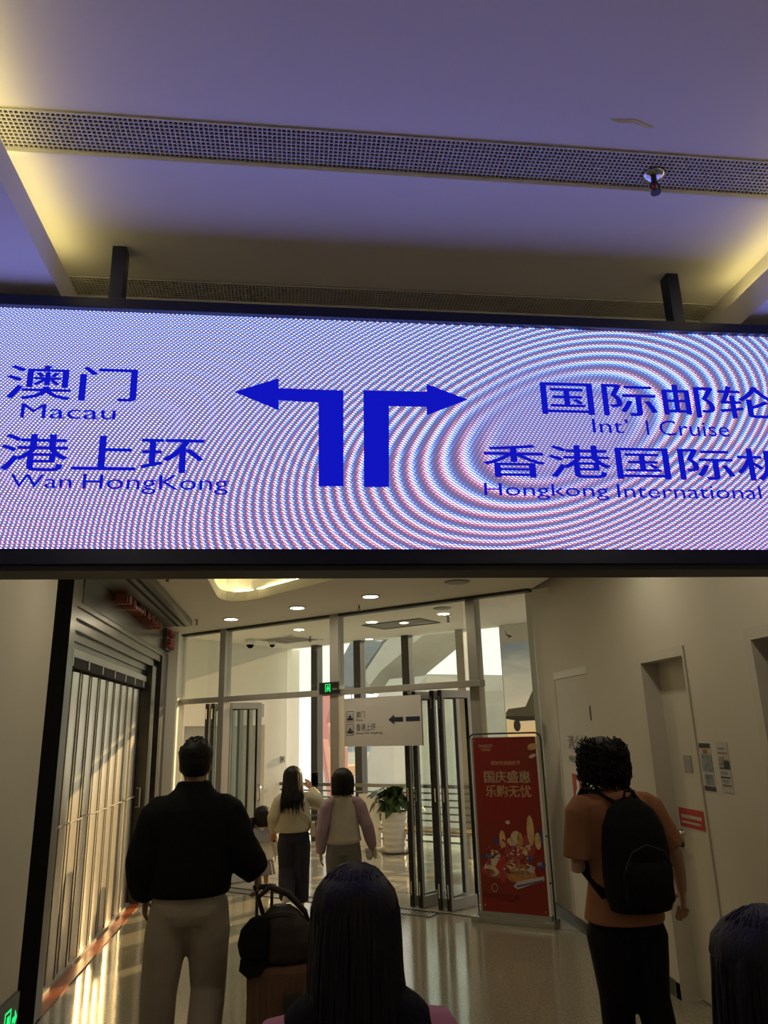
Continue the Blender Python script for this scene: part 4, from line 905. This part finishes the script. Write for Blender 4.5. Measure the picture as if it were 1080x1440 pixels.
mb.rings([(0, -.005*h, .47*h, .10*h, .075*h), (0, -.005*h, .50*h, .115*h, .082*h), (0, 0, .56*h, .112*h, .075*h)], 20)
remesh(mb, 'trousers', cream_c, M1.root, .010, 4); M1.shoes(dark_sh)
mb = MB(); hair_shell(mb, M1.headc, M1.hh, [(.22, .24, -.14, .40), (.36, .34, -.02, .46), (.5, .375, .06, .50)]+[(a, w_*1.08, f, b*1.05) for a, w_, f, b in CAP])
rnd = random.Random(3)
for k in range(160):
    a = rnd.uniform(0, 2*PI); f = rnd.uniform(0, 1)**.7; c = M1.headc; hh = M1.hh
    el = rnd.uniform(.0, 1.35); q = Vector((math.cos(a)*math.cos(el)*.36*hh, math.sin(a)*math.cos(el)*.45*hh, .62*hh+math.sin(el)*.45*hh))
    if q.y > .25*hh and q.z < .8*hh: continue
    d = (q-Vector((0, 0, .5*hh))).normalized(); mb.tube([c+q*.97, c+q+d*.010+Vector((0, 0, .004)), c+q+d*.016+Vector((rnd.uniform(-.012, .012), rnd.uniform(-.01, .01), rnd.uniform(-.006, .008)))], [.007, .006, .002], 5)
remesh(mb, 'hair', hairm, M1.root, .006, 3)

# ---- suitcase with bag and cap
sy = 4.45
sx0, sx1 = oY(347, 1400, sy).x, oY(347, 1400, sy).x+.36; stop = oY(372, 1352, sy).z
sc = thing('suitcase', 'tan hard-shell suitcase pulled by the man in the black jacket', 'suitcase', ((sx0+sx1)/2, sy, 0))
tan = mat('suitcase_tan', (.16, .085, .050), .45, var=.1, scale=6, spec=.3); w = (sx1-sx0)/2
shl = sub('shell', box(-w, w, -.13, .13, .055, stop), tan, sc, bevel=.03)
for k in range(5): x = -w+.06+k*(2*w-.12)/4; sub('rib', box(x-.012, x+.012, -.136, -.128, .11, stop-.06), tan, shl, bevel=.003)
sub('side_handle', box(-.05+.06, .11, -.155, -.13, stop-.20, stop-.12), dark_sh, shl, bevel=.006)
for x in (-.14, -.06): sub('pull_tube', MB().tube([(x, .08, stop-.02), (x, .08, .93)], .009, 8), gdark, sc)
sub('pull_grip', MB().tube([(-.16, .08, .935), (-.14, .08, .94), (-.06, .08, .94), (-.04, .08, .935)], .015, 10), gdark, sc, True)
for x in (-w+.05, w-.05):
    for y in (-.09, .09): fk = sub('wheel_fork', box(x-.018, x+.018, y-.014, y+.014, .035, .058), gdark, sc); sub('wheel', MB().tube([(x-.012, y, .03), (x+.012, y, .03)], .03, 14), gdark, fk)
bg_ = thing('travel_bag', 'brown soft travel bag resting on the suitcase', 'bag', ((sx0+sx1)/2-.0, sy-.02, stop)); hb = oY(372, 1276, sy).z-stop
bagm = mat('bag_brown', (.022, .013, .007), .6, var=.25, scale=14, bump=.2, bscale=50)
mb = MB(); mb.rings([(.015, 0, .005, .14, .09), (.02, 0, .03, .165, .11), (.02, 0, .10, .165, .115), (.01, 0, .18, .135, .10), (0, 0, .24, .09, .07), (-.01, 0, .27, .05, .04)], 24, fold(.03, 4, 2.)); remesh(mb, 'bag_body', bagm, bg_, .009, 4)
sub('handle', MB().tube([(-.10, 0, .22), (-.13, .0, .31), (-.07, 0, .36), (.03, 0, .32), (.12, 0, .23), (.14, 0, .18)], [.012, .014, .018, .018, .014, .01], 8), bagm, bg_, True)
sub('buckle', box(.02, .045, -.012, .012, .255, .275), chrome, bg_)
sub('zip', MB().tube([(-.08, -.07, .24), (0, -.085, .25), (.08, -.07, .23)], .004, 6), gdark, bg_)
cap_ = thing('cap', 'black cap hung over the left side of the travel bag', 'cap', ((sx0+sx1)/2-.14, sy-.10, stop+.05))
mb = MB(); mb.rings([(0, 0, 0, .075, .06), (-.005, 0, .06, .085, .07), (0, 0, .13, .075, .06), (.02, 0, .18, .045, .04), (.03, 0, .19, .02, .02)], 20, fold(.04, 3)); remesh(mb, 'crown', cloth_black, cap_, .008, 3)
sub('brim', MB().prism([(-.07, 0), (-.075, -.05), (-.03, -.085), (.03, -.08), (.06, -.04), (.06, 0)], (0, -.03, .0), (1, 0, 0), (0, .25, 1), (0, .008, 0)), cloth_black, cap_)

# ---- woman with the orange T-shirt
yw = 4.0; p = oY(852, 1042, yw); PW = Person('woman with curly dark hair in an orange T-shirt wearing a black backpack', (p.x, yw, 0), 1.66, 0, .006)
h = PW.h; q = oY(852, 1042, yw)
PW.sho = {-1: Vector((-.110*h, 0, .812*h)), 1: Vector((.110*h, 0, .812*h))}
PW.elb = {-1: Vector((-.135*h, .0*h, .625*h)), 1: Vector((.19*h, .0, .65*h))}; PW.wri = {-1: Vector((-.05*h, .14*h, .64*h)), 1: Vector((.225*h, .06*h, .535*h))}
PW.hd[-1] = Vector((.6, .8, .1)); PW.hn[-1] = Vector((.3, 0, .9)); PW.ht[-1] = Vector((.7, -.5, .3)); PW.curl[-1] = .8
PW.hd[1] = Vector((.06, .25, -1)); PW.hn[1] = Vector((-.7, .5, -.1)); PW.ht[1] = Vector((-.45, .85, .1)); PW.curl[1] = .35
PW.knee = {-1: Vector((-.04*h, .03*h, .275*h)), 1: Vector((.058*h, -.0*h, .275*h))}; PW.ank = {-1: Vector((-.035*h, .05*h, .045*h)), 1: Vector((.055*h, -.09*h, .06*h))}; PW.tilt[1] = .25
PW.headc = Vector((-.01*h, .02*h, .865*h)); PW.body()
tee = mat('orange_tee', (.30, .125, .058), .85, var=.1, scale=8, bump=.15, bscale=60); mb = MB()
mb.rings([(0, 0, .478*h, .122*h, .098*h), (0, 0, .49*h, .123*h, .099*h), (0, 0, .55*h, .112*h, .086*h), (0, 0, .62*h, .098*h, .070*h), (0, 0, .70*h, .104*h, .072*h), (0, 0, .775*h, .112*h, .072*h), (0, -.005*h, .815*h, .108*h, .060*h), (0, -.005*h, .842*h, .075*h, .052*h), (0, 0, .855*h, .05*h, .045*h)], 26, fold(.025, 5, .7))
for s_ in (-1, 1): PW.sleeve(mb, s_, [.045, .046, .046, .046], .42, fold(.04, 3, s_), 6)
remesh(mb, 'tee_shirt', tee, PW.root, .007, 3)
mb = MB(); PW.legs(mb, [.058, .072, .062, .052, .049, .044, .038], wob=fold(.02, 3)); mb.rings([(0, 0, .45*h, .100*h, .080*h), (0, 0, .48*h, .104*h, .080*h), (0, 0, .53*h, .085*h, .06*h)], 20)
remesh(mb, 'trousers', cloth_black, PW.root, .010, 4); PW.shoes(dark_sh)
mb = MB(); c, hh = PW.headc, PW.hh
hair_shell(mb, c, hh, [(.02, .40, -.12, .36), (.12, .50, .0, .46), (.3, .57, .06, .54), (.5, .59, .10, .57), (.64, .58, .22, .58), (.76, .54, .40, .57), (.88, .46, .40, .53), (.99, .35, .30, .43), (1.07, .20, .18, .25), (1.11, .06, .05, .07)])
rnd = random.Random(5)
for k in range(420):
    a = rnd.uniform(PI*.92, PI*2.08) if rnd.random() < .75 else rnd.uniform(0, 2*PI); z = rnd.uniform(-.02, 1.06)
    sc_ = (1 if z < .7 else math.sqrt(max(.02, 1-((z-.7)/.42)**2)))*(.8+.2*min(1, z/.3)); q = Vector((c.x+math.cos(a)*.59*hh*sc_, c.y+math.sin(a)*.58*hh*sc_, c.z+z*hh))
    if math.sin(a) > .2 and z < .72: continue
    out = Vector((math.cos(a), math.sin(a), 0)); rr = rnd.uniform(.006, .012); tw = rnd.uniform(0, 6); pts = []
    for j in range(9): g = tw+j*.85; pts.append(q+out*(rr*math.cos(g)+.004)+Vector((-out.y, out.x, 0))*(rr*math.sin(g))+Vector((0, 0, .012-j*.006)))
    mb.tube(pts, [.0035]*8+[.001], 5)
h_ = sub('hair', mb, hairm, PW.root, True)
# backpack (worn, a thing of its own)
bp = thing('backpack', 'large black backpack on the woman in orange', 'backpack', (PW.root.location.x+.03, yw-.135, .03))
mb = MB(); B = lambda z, rx, ryb, cx=0.: (cx, 0, z, rx, .045, ryb)
mb.rings([B(.825, .11, .06), B(.84, .155, .11), B(.90, .172, .135), B(1.0, .178, .145), B(1.12, .172, .140), B(1.22, .158, .12), B(1.30, .12, .085), B(1.345, .06, .045), B(1.355, .02, .02)], 28, fold(.012, 4))
remesh(mb, 'pack_body', cloth_black, bp, .008, 3)
sub('front_pocket', MB().rings([(0, -.12, .87, .10, .02, .035), (0, -.125, .90, .125, .02, .045), (0, -.125, 1.02, .125, .02, .045), (0, -.12, 1.07, .10, .02, .03)], 20), cloth_black, bp, True)
sub('zip', MB().tube([(-.12, -.15, 1.05), (-.08, -.155, 1.12), (0, -.15, 1.15), (.08, -.155, 1.12), (.12, -.15, 1.05)], .004, 6), rubber, bp)
sub('grab_loop', MB().tube([(-.03, -.01, 1.345), (-.025, -.02, 1.385), (.025, -.02, 1.385), (.03, -.01, 1.345)], .007, 6), cloth_black, bp, True)
for s_ in (-1, 1):
    x = s_*.10-.045; mb = MB(); mb.tube([(s_*.06, .03, 1.33), (x-.015*s_, .085, 1.382), (x+.02*s_, .16, 1.385), (x+.035*s_, .25, 1.30), (x+.03*s_, .25, 1.15), (x+.06*s_, .16, 1.0), (s_*.16, .02, .90)], [(.030, .009)]*7, 10, flat=(0, 0, 1)); sub('strap', mb, cloth_black, bp, True)
fl_ = thing('folded_papers', 'silvery folded papers under the left arm of the woman in orange', 'papers', (PW.root.location.x-.145, yw+.10, 1.0))
for k in range(3): sub('sheet', box(-.004+k*.010-.008, .003+k*.010-.008, -.09, .09, .0+k*.006, .20), mat('silver_paper', (.42, .40, .42), .4, var=.2, scale=30), fl_)

# ---- woman right in front of the camera, long hair
yf = 1.6; p = oY(499, 1210, yf); PF = Person('woman seen from behind with long black hair, black vest over pink sleeves', (p.x, yf, 0), 1.475, 0, .008)
h = PF.h; PF.hh = .145*h; PF.headc = Vector((0, .015*h, .858*h)); PF.sho = {q: Vector((q*.100*h, 0, .815*h)) for q in (-1, 1)}
PF.elb = {q: Vector((q*.135*h, -.02*h, .62*h)) for q in (-1, 1)}; PF.body()
pinkc = mat('pink_cloth', (.58, .24, .27), .8, var=.08, scale=10, bump=.15, bscale=60); mb = MB()
for s_ in (-1, 1): PF.sleeve(mb, s_, [.046, .048, .044, .040, .040, .034, .026], 1.0, fold(.03, 3, s_), 10)
mb.rings([(0, 0, .56*h, .09*h, .065*h), (0, 0, .70*h, .095*h, .065*h), (0, 0, .81*h, .098*h, .055*h), (0, 0, .84*h, .05*h, .045*h)], 20)
remesh(mb, 'shirt', pinkc, PF.root, .008, 3); mb = MB()
mb.rings([(0, 0, .50*h, .115*h, .085*h), (0, 0, .58*h, .110*h, .082*h), (0, 0, .68*h, .112*h, .080*h), (0, 0, .775*h, .116*h, .076*h), (0, 0, .82*h, .112*h, .066*h), (0, 0, .852*h, .086*h, .058*h), (0, 0, .872*h, .055*h, .052*h)], 26, fold(.012, 4, .3))
remesh(mb, 'vest', cloth_black, PF.root, .009, 4); mb = MB()
PF.legs(mb, [.07, .068, .06, .052, .05, .046, .042]); mb.rings([(0, 0, .46*h, .095*h, .075*h), (0, 0, .55*h, .09*h, .065*h)], 18); remesh(mb, 'trousers', cloth_black, PF.root, .012, 3); PF.shoes(dark_sh)
def long_hair(P, length, n, seed, rad, spread=1.1, back=0.):
    mb = MB(); c, hh = P.headc, P.hh; k = rad[0]/.36
    bot = .55-length*.9/hh; K = 9; x, y, z = c; rs = []
    for i in range(K):
        f = i/(K-1); a = bot+(.6-bot)*f; g = 1-f
        rs.append((x, y-back*g, z+a*hh, .375*k*hh*(1+(spread-1)*g)*(1-.12*max(0, g-.85)/.15), (.10-.16*g)*hh, (.485-.10*max(0, g-.8)/.2)*hh))
    rs += [(x, y, z+a*hh, w_*1.02*k*hh, f*hh, b_*hh) for a, w_, f, b_ in CAP[1:]]
    mb.rings(rs, 40, lambda a, i: .015*math.sin(a*11+i*.3)+.01*math.sin(a*17-i*.2))
    strands(mb, c, hh, n, length+.02, spread, seed, .0035, PI*.93, PI*2.07, .005, rad=rad, back=back)
    return sub('hair', mb, hairm, P.root, True)
long_hair(PF, .42, 520, 2, (.375, .49), 1.22, .03)
rnd = random.Random(9); mb = MB()
for k in range(14):
    x = rnd.choice((-1, 1))*rnd.uniform(.09, .12); z = rnd.uniform(.78, .86)*h; s_ = 1 if x > 0 else -1
    mb.tube([(x, -.04, z), (x+s_*.02, -.05, z-.05), (x+s_*.045, -.05, z-.09), (x+s_*.075, -.04, z-.10-rnd.uniform(0, .02))], [.002, .0018, .0014, .0005], 4)
sub('loose_strands', mb, hairm, PF.root)

# ---- person at the lower right corner
p = oY(1050, 1280, 1.3); PC = Person('person at the lower right corner, only dark hair in view', (p.x+.03, 1.3, 0), 1.43, 0, .010)
h = PC.h; PC.hh = .15*h; PC.headc = Vector((0, .01*h, .85*h)); PC.sho = {q: Vector((q*.095*h, 0, .775*h)) for q in (-1, 1)}; PC.body(); mb = MB()
mb.rings([(0, 0, .50*h, .115*h, .085*h), (0, 0, .62*h, .11*h, .08*h), (0, 0, .74*h, .113*h, .076*h), (0, 0, .785*h, .10*h, .066*h), (0, 0, .82*h, .05*h, .05*h)], 22)
for s_ in (-1, 1): PC.sleeve(mb, s_, [.046, .048, .044, .040, .040, .034, .026])
remesh(mb, 'top', cloth_black, PC.root, .010, 3); mb = MB(); PC.legs(mb, [.07, .068, .06, .052, .05, .046, .042]); mb.rings([(0, 0, .46*h, .095*h, .075*h), (0, 0, .55*h, .09*h, .065*h)], 18); remesh(mb, 'trousers', cloth_black, PC.root, .012, 3); PC.shoes(dark_sh)
long_hair(PC, .26, 380, 4, (.39, .50), 1.3, .02)

# ---- girl with long hair taking a picture
PG = Person('girl with long hair in a cream hooded jacket raising a phone', (.03, 8.52, 0), 1.385, 0, .007)
h = PG.h; PG.hh = .166*h; PG.headc = Vector((-.012*h, .02*h, .835*h)); PG.sho = {q: Vector((q*.098*h, 0, .785*h)) for q in (-1, 1)}
PG.elb = {-1: Vector((-.155*h, -.01*h, .64*h)), 1: Vector((.205*h, .06*h, .72*h))}; PG.wri = {-1: Vector((-.145*h, .06*h, .535*h)), 1: Vector((.135*h, .14*h, .825*h))}
PG.hd[1] = Vector((-.35, .25, .9)); PG.hn[1] = Vector((-.3, .9, 0)); PG.ht[1] = Vector((-.9, -.2, 0)); PG.curl[1] = .6
PG.knee = {-1: Vector((-.05*h, .02*h, .275*h)), 1: Vector((.055*h, .015*h, .275*h))}; PG.ank = {-1: Vector((-.05*h, -.12*h, .10*h)), 1: Vector((.058*h, -.0*h, .045*h))}; PG.tilt[-1] = .9
PG.body(); creamj = mat('cream_jacket', (.50, .46, .34), .75, var=.06, scale=10, bump=.2, bscale=40); mb = MB()
mb.rings([(-.01*h, 0, .535*h, .125*h, .09*h), (-.01*h, 0, .56*h, .135*h, .095*h), (0, 0, .64*h, .128*h, .088*h), (0, 0, .72*h, .120*h, .080*h), (0, 0, .775*h, .11*h, .068*h), (0, 0, .81*h, .065*h, .055*h), (0, 0, .83*h, .05*h, .05*h)], 26, fold(.02, 4, .4))
for s_ in (-1, 1): PG.sleeve(mb, s_, [.05, .052, .052, .05, .05, .045, .034], 1., fold(.04, 3, s_), 10)
PGj = remesh(mb, 'jacket', creamj, PG.root, .009, 3); mb = MB()
mb.rings([(0, -.05*h, .69*h, .03*h, .02*h, .03*h), (0, -.045*h, .71*h, .075*h, .03*h, .05*h), (0, -.04*h, .75*h, .09*h, .04*h, .055*h), (0, -.02*h, .79*h, .085*h, .05*h, .06*h), (0, 0, .815*h, .068*h, .02*h, .065*h)], 22, fold(.03, 3)); remesh(mb, 'hood', creamj, PGj, .008, 3)
navyc = mat('navy_trousers', (.012, .014, .03), .8, var=.2, scale=20, bump=.15, bscale=60); mb = MB(); PG.legs(mb, [.074, .076, .070, .066, .064, .060, .056], wob=fold(.03, 3), drop=-.0*h); mb.rings([(0, 0, .46*h, .105*h, .08*h), (0, 0, .55*h, .105*h, .075*h)], 20); remesh(mb, 'trousers', navyc, PG.root, .009, 3); PG.shoes(white_sh, .15)
long_hair(PG, .33, 260, 6, (.41, .50), 1.35, .07)
t = thing('phone', 'dark phone held up by the girl in the cream jacket', 'phone', PG.root.location+Vector((.165*h, .17*h, .86*h))); sub('body', box(-.035, .035, -.005, .005, -.02, .12), black, t, bevel=.004); sub('lens', MB().tube([(.02, -.006, .10), (.02, -.008, .10)], .008, 8), gdark, t)
t = thing('shoulder_bag', 'thin cream bag strap and small bag on the girl in the cream jacket', 'bag', PG.root.location)
sub('strap', MB().tube([(-.06*h, -.06*h, .79*h), (.0, -.098*h, .74*h), (.08*h, -.09*h, .66*h), (.135*h, -.04*h, .60*h)], [(.014, .004)]*4, 8, flat=(0, -1, 0)), creamj, t); sub('pouch', box(.125*h, .16*h, -.05*h, .05*h, .50*h, .60*h), creamj, t, bevel=.012)
t = thing('toy_bottle', 'small orange and white bottle in the left hand of the girl in cream', 'bottle', PG.root.location+Vector((-.16*h, .08*h, .475*h))); sub('bottle', MB().lathe([(.025, 0), (.03, .02), (.03, .09), (.012, .11), (.012, .13)], n=14), mat('orange_bottle', (.55, .20, .08), .4), t, True); sub('cap', MB().lathe([(.016, .13), (.016, .15)], n=12), white_m, t)

# ---- girl with bob hair and raglan top
PB = Person('girl with a black bob in a cream sweatshirt with lilac sleeves', (.495, 7.6, 0), 1.385, 0, .007)
h = PB.h; PB.hh = .168*h; PB.headc = Vector((0, .02*h, .835*h)); PB.sho = {q: Vector((q*.100*h, 0, .785*h)) for q in (-1, 1)}
PB.elb = {-1: Vector((-.15*h, -.03*h, .62*h)), 1: Vector((.16*h, -.02*h, .64*h))}; PB.wri = {-1: Vector((-.155*h, .03*h, .47*h)), 1: Vector((.205*h, .05*h, .49*h))}
PB.body(); sweat = mat('cream_sweat', (.50, .47, .38), .85, var=.06, scale=10, bump=.2, bscale=60); lilac = mat('lilac_sleeve', (.36, .26, .30), .85, var=.06, scale=10, bump=.2, bscale=60); mb = MB()
mb.rings([(0, 0, .525*h, .105*h, .08*h), (0, 0, .545*h, .125*h, .092*h), (0, 0, .57*h, .118*h, .088*h), (0, 0, .66*h, .105*h, .080*h), (0, 0, .74*h, .100*h, .072*h), (0, 0, .80*h, .088*h, .064*h), (0, 0, .832*h, .062*h, .058*h), (0, 0, .85*h, .052*h, .054*h)], 26, fold(.02, 4, .8)); remesh(mb, 'sweatshirt', sweat, PB.root, .008, 3)
for s_ in (-1, 1):
    mb = MB(); PB.sleeve(mb, s_, [.058, .050, .046, .044, .044, .040, .030], 1., fold(.04, 3, s_), 10); so = PB.sho[s_]; mb.ell(so+Vector((-s_*.03*h, -.0*h, .008*h)), (.05*h, .052*h, .035*h)); remesh(mb, 'sleeve', lilac, PB.root, .008, 3)
mb = MB(); PB.legs(mb, [.074, .072, .064, .058, .055, .052, .048], wob=fold(.03, 3)); mb.rings([(0, 0, .46*h, .102*h, .08*h), (0, 0, .55*h, .10*h, .075*h)], 20); remesh(mb, 'trousers', mat('grey_trousers', (.16, .155, .135), .85, bump=.15, bscale=60), PB.root, .009, 3); PB.shoes(white_sh)
mb = MB(); c, hh = PB.headc, PB.hh
hair_shell(mb, c, hh, [(-.02, .33, -.05, .38), (.05, .42, .0, .47), (.3, .46, .02, .53), (.55, .455, .12, .54)]+[(a, w_*1.18, f, b*1.08) for a, w_, f, b in CAP[1:]]); strands(mb, c, hh, 200, .60*hh, 1.0, 8, .004, PI*.95, PI*2.05, .002, rad=(.435, .52)); sub('hair', mb, hairm, PB.root, True)
t = thing('fluffy_pouch', 'white fluffy pouch in the right hand of the girl with the bob', 'pouch', PB.root.location+Vector((.20*h, .06*h, .42*h))); mb = MB(); rnd = random.Random(4)
for k in range(26): mb.ell((rnd.uniform(-.05, .04), rnd.uniform(-.03, .03), rnd.uniform(.0, .07)), (rnd.uniform(.015, .025),)*3, 8, 6)
remesh(mb, 'fluff', mat('fluff_white', (.62, .60, .54), .95, bump=.5, bscale=150), t, .006, 1); sub('loop', MB().tube([(-.01, 0, .07), (-.015, 0, .10), (.01, 0, .105), (.012, 0, .07)], .003, 6), white_m, t)

# ---- small child with pigtails
PK = Person('small child with two pigtails in a white top and grey skirt', (-.33, 9.36, 0), .93, 0, .006)
h = PK.h; PK.hh = .25*h; PK.headc = Vector((0, .02*h, .745*h)); PK.sho = {q: Vector((q*.11*h, 0, .715*h)) for q in (-1, 1)}
PK.elb = {q: Vector((q*.165*h, -.01*h, .56*h)) for q in (-1, 1)}; PK.wri = {q: Vector((q*.165*h, .03*h, .43*h)) for q in (-1, 1)}; PK.hip = {q: Vector((q*.055*h, 0, .42*h)) for q in (-1, 1)}; PK.knee = {q: Vector((q*.058*h, .01*h, .23*h)) for q in (-1, 1)}
PK.body(); wtop = mat('white_top', (.56, .54, .46), .85, var=.05, scale=12, bump=.15, bscale=60); mb = MB()
mb.rings([(0, 0, .39*h, .155*h, .115*h), (0, 0, .43*h, .15*h, .11*h), (0, 0, .55*h, .125*h, .09*h), (0, 0, .66*h, .12*h, .08*h), (0, 0, .73*h, .105*h, .07*h), (0, 0, .775*h, .07*h, .06*h), (0, 0, .79*h, .06*h, .058*h)], 22, fold(.02, 5))
for s_ in (-1, 1): PK.sleeve(mb, s_, [.055, .058, .056, .05, .045, .036], 1., fold(.04, 3))
remesh(mb, 'top', wtop, PK.root, .007, 3); mb = MB()
mb.prism([(-.115*h, -.08*h), (.115*h, -.08*h), (.10*h, .05*h), (.04*h, .07*h), (-.04*h, .07*h), (-.10*h, .05*h)], (0, -.075*h, .69*h), (1, 0, 0), (0, .45, 1), (0, -.012, 0)); sub('sailor_collar', mb, mat('grey_collar', (.20, .20, .22), .8), PK.root)
mb = MB(); mb.rings([(0, 0, .225*h, .165*h, .135*h), (0, 0, .33*h, .145*h, .115*h), (0, 0, .43*h, .11*h, .085*h)], 64, lambda a, i: .05*math.sin(a*16)); sub('pleated_skirt', mb, mat('grey_skirt', (.20, .19, .18), .85, var=.2, scale=12), PK.root); PK.shoes(white_sh, .15)
mb = MB(); c, hh = PK.headc, PK.hh; hair_shell(mb, c, hh, [(.10, .30, -.05, .40), (.30, .42, .0, .49), (.55, .45, .08, .52)]+[(a, w_*1.22, f, b*1.05) for a, w_, f, b in CAP])
for s_ in (-1, 1):
    for k in range(14):
        o = Vector((random.uniform(-.02, .02), random.uniform(-.03, .02), 0)); b = c+Vector((s_*.42*hh, -.15*hh, .50*hh)); mb.tube([b, b+Vector((s_*.025, -.015, -.01))+o, b+Vector((s_*.035, -.02, -.10))+o*1.2, b+Vector((s_*.03, -.02, -.23-random.uniform(0, .04)))+o], [.014, .022, .022, .004], 6)
kh = sub('hair', mb, hairm, PK.root, True)
for s_ in (-1, 1): b = c+Vector((s_*.43*hh, -.15*hh, .49*hh)); sub('hair_tie', MB().ell(b, (.016, .022, .022)), stk, kh, True)
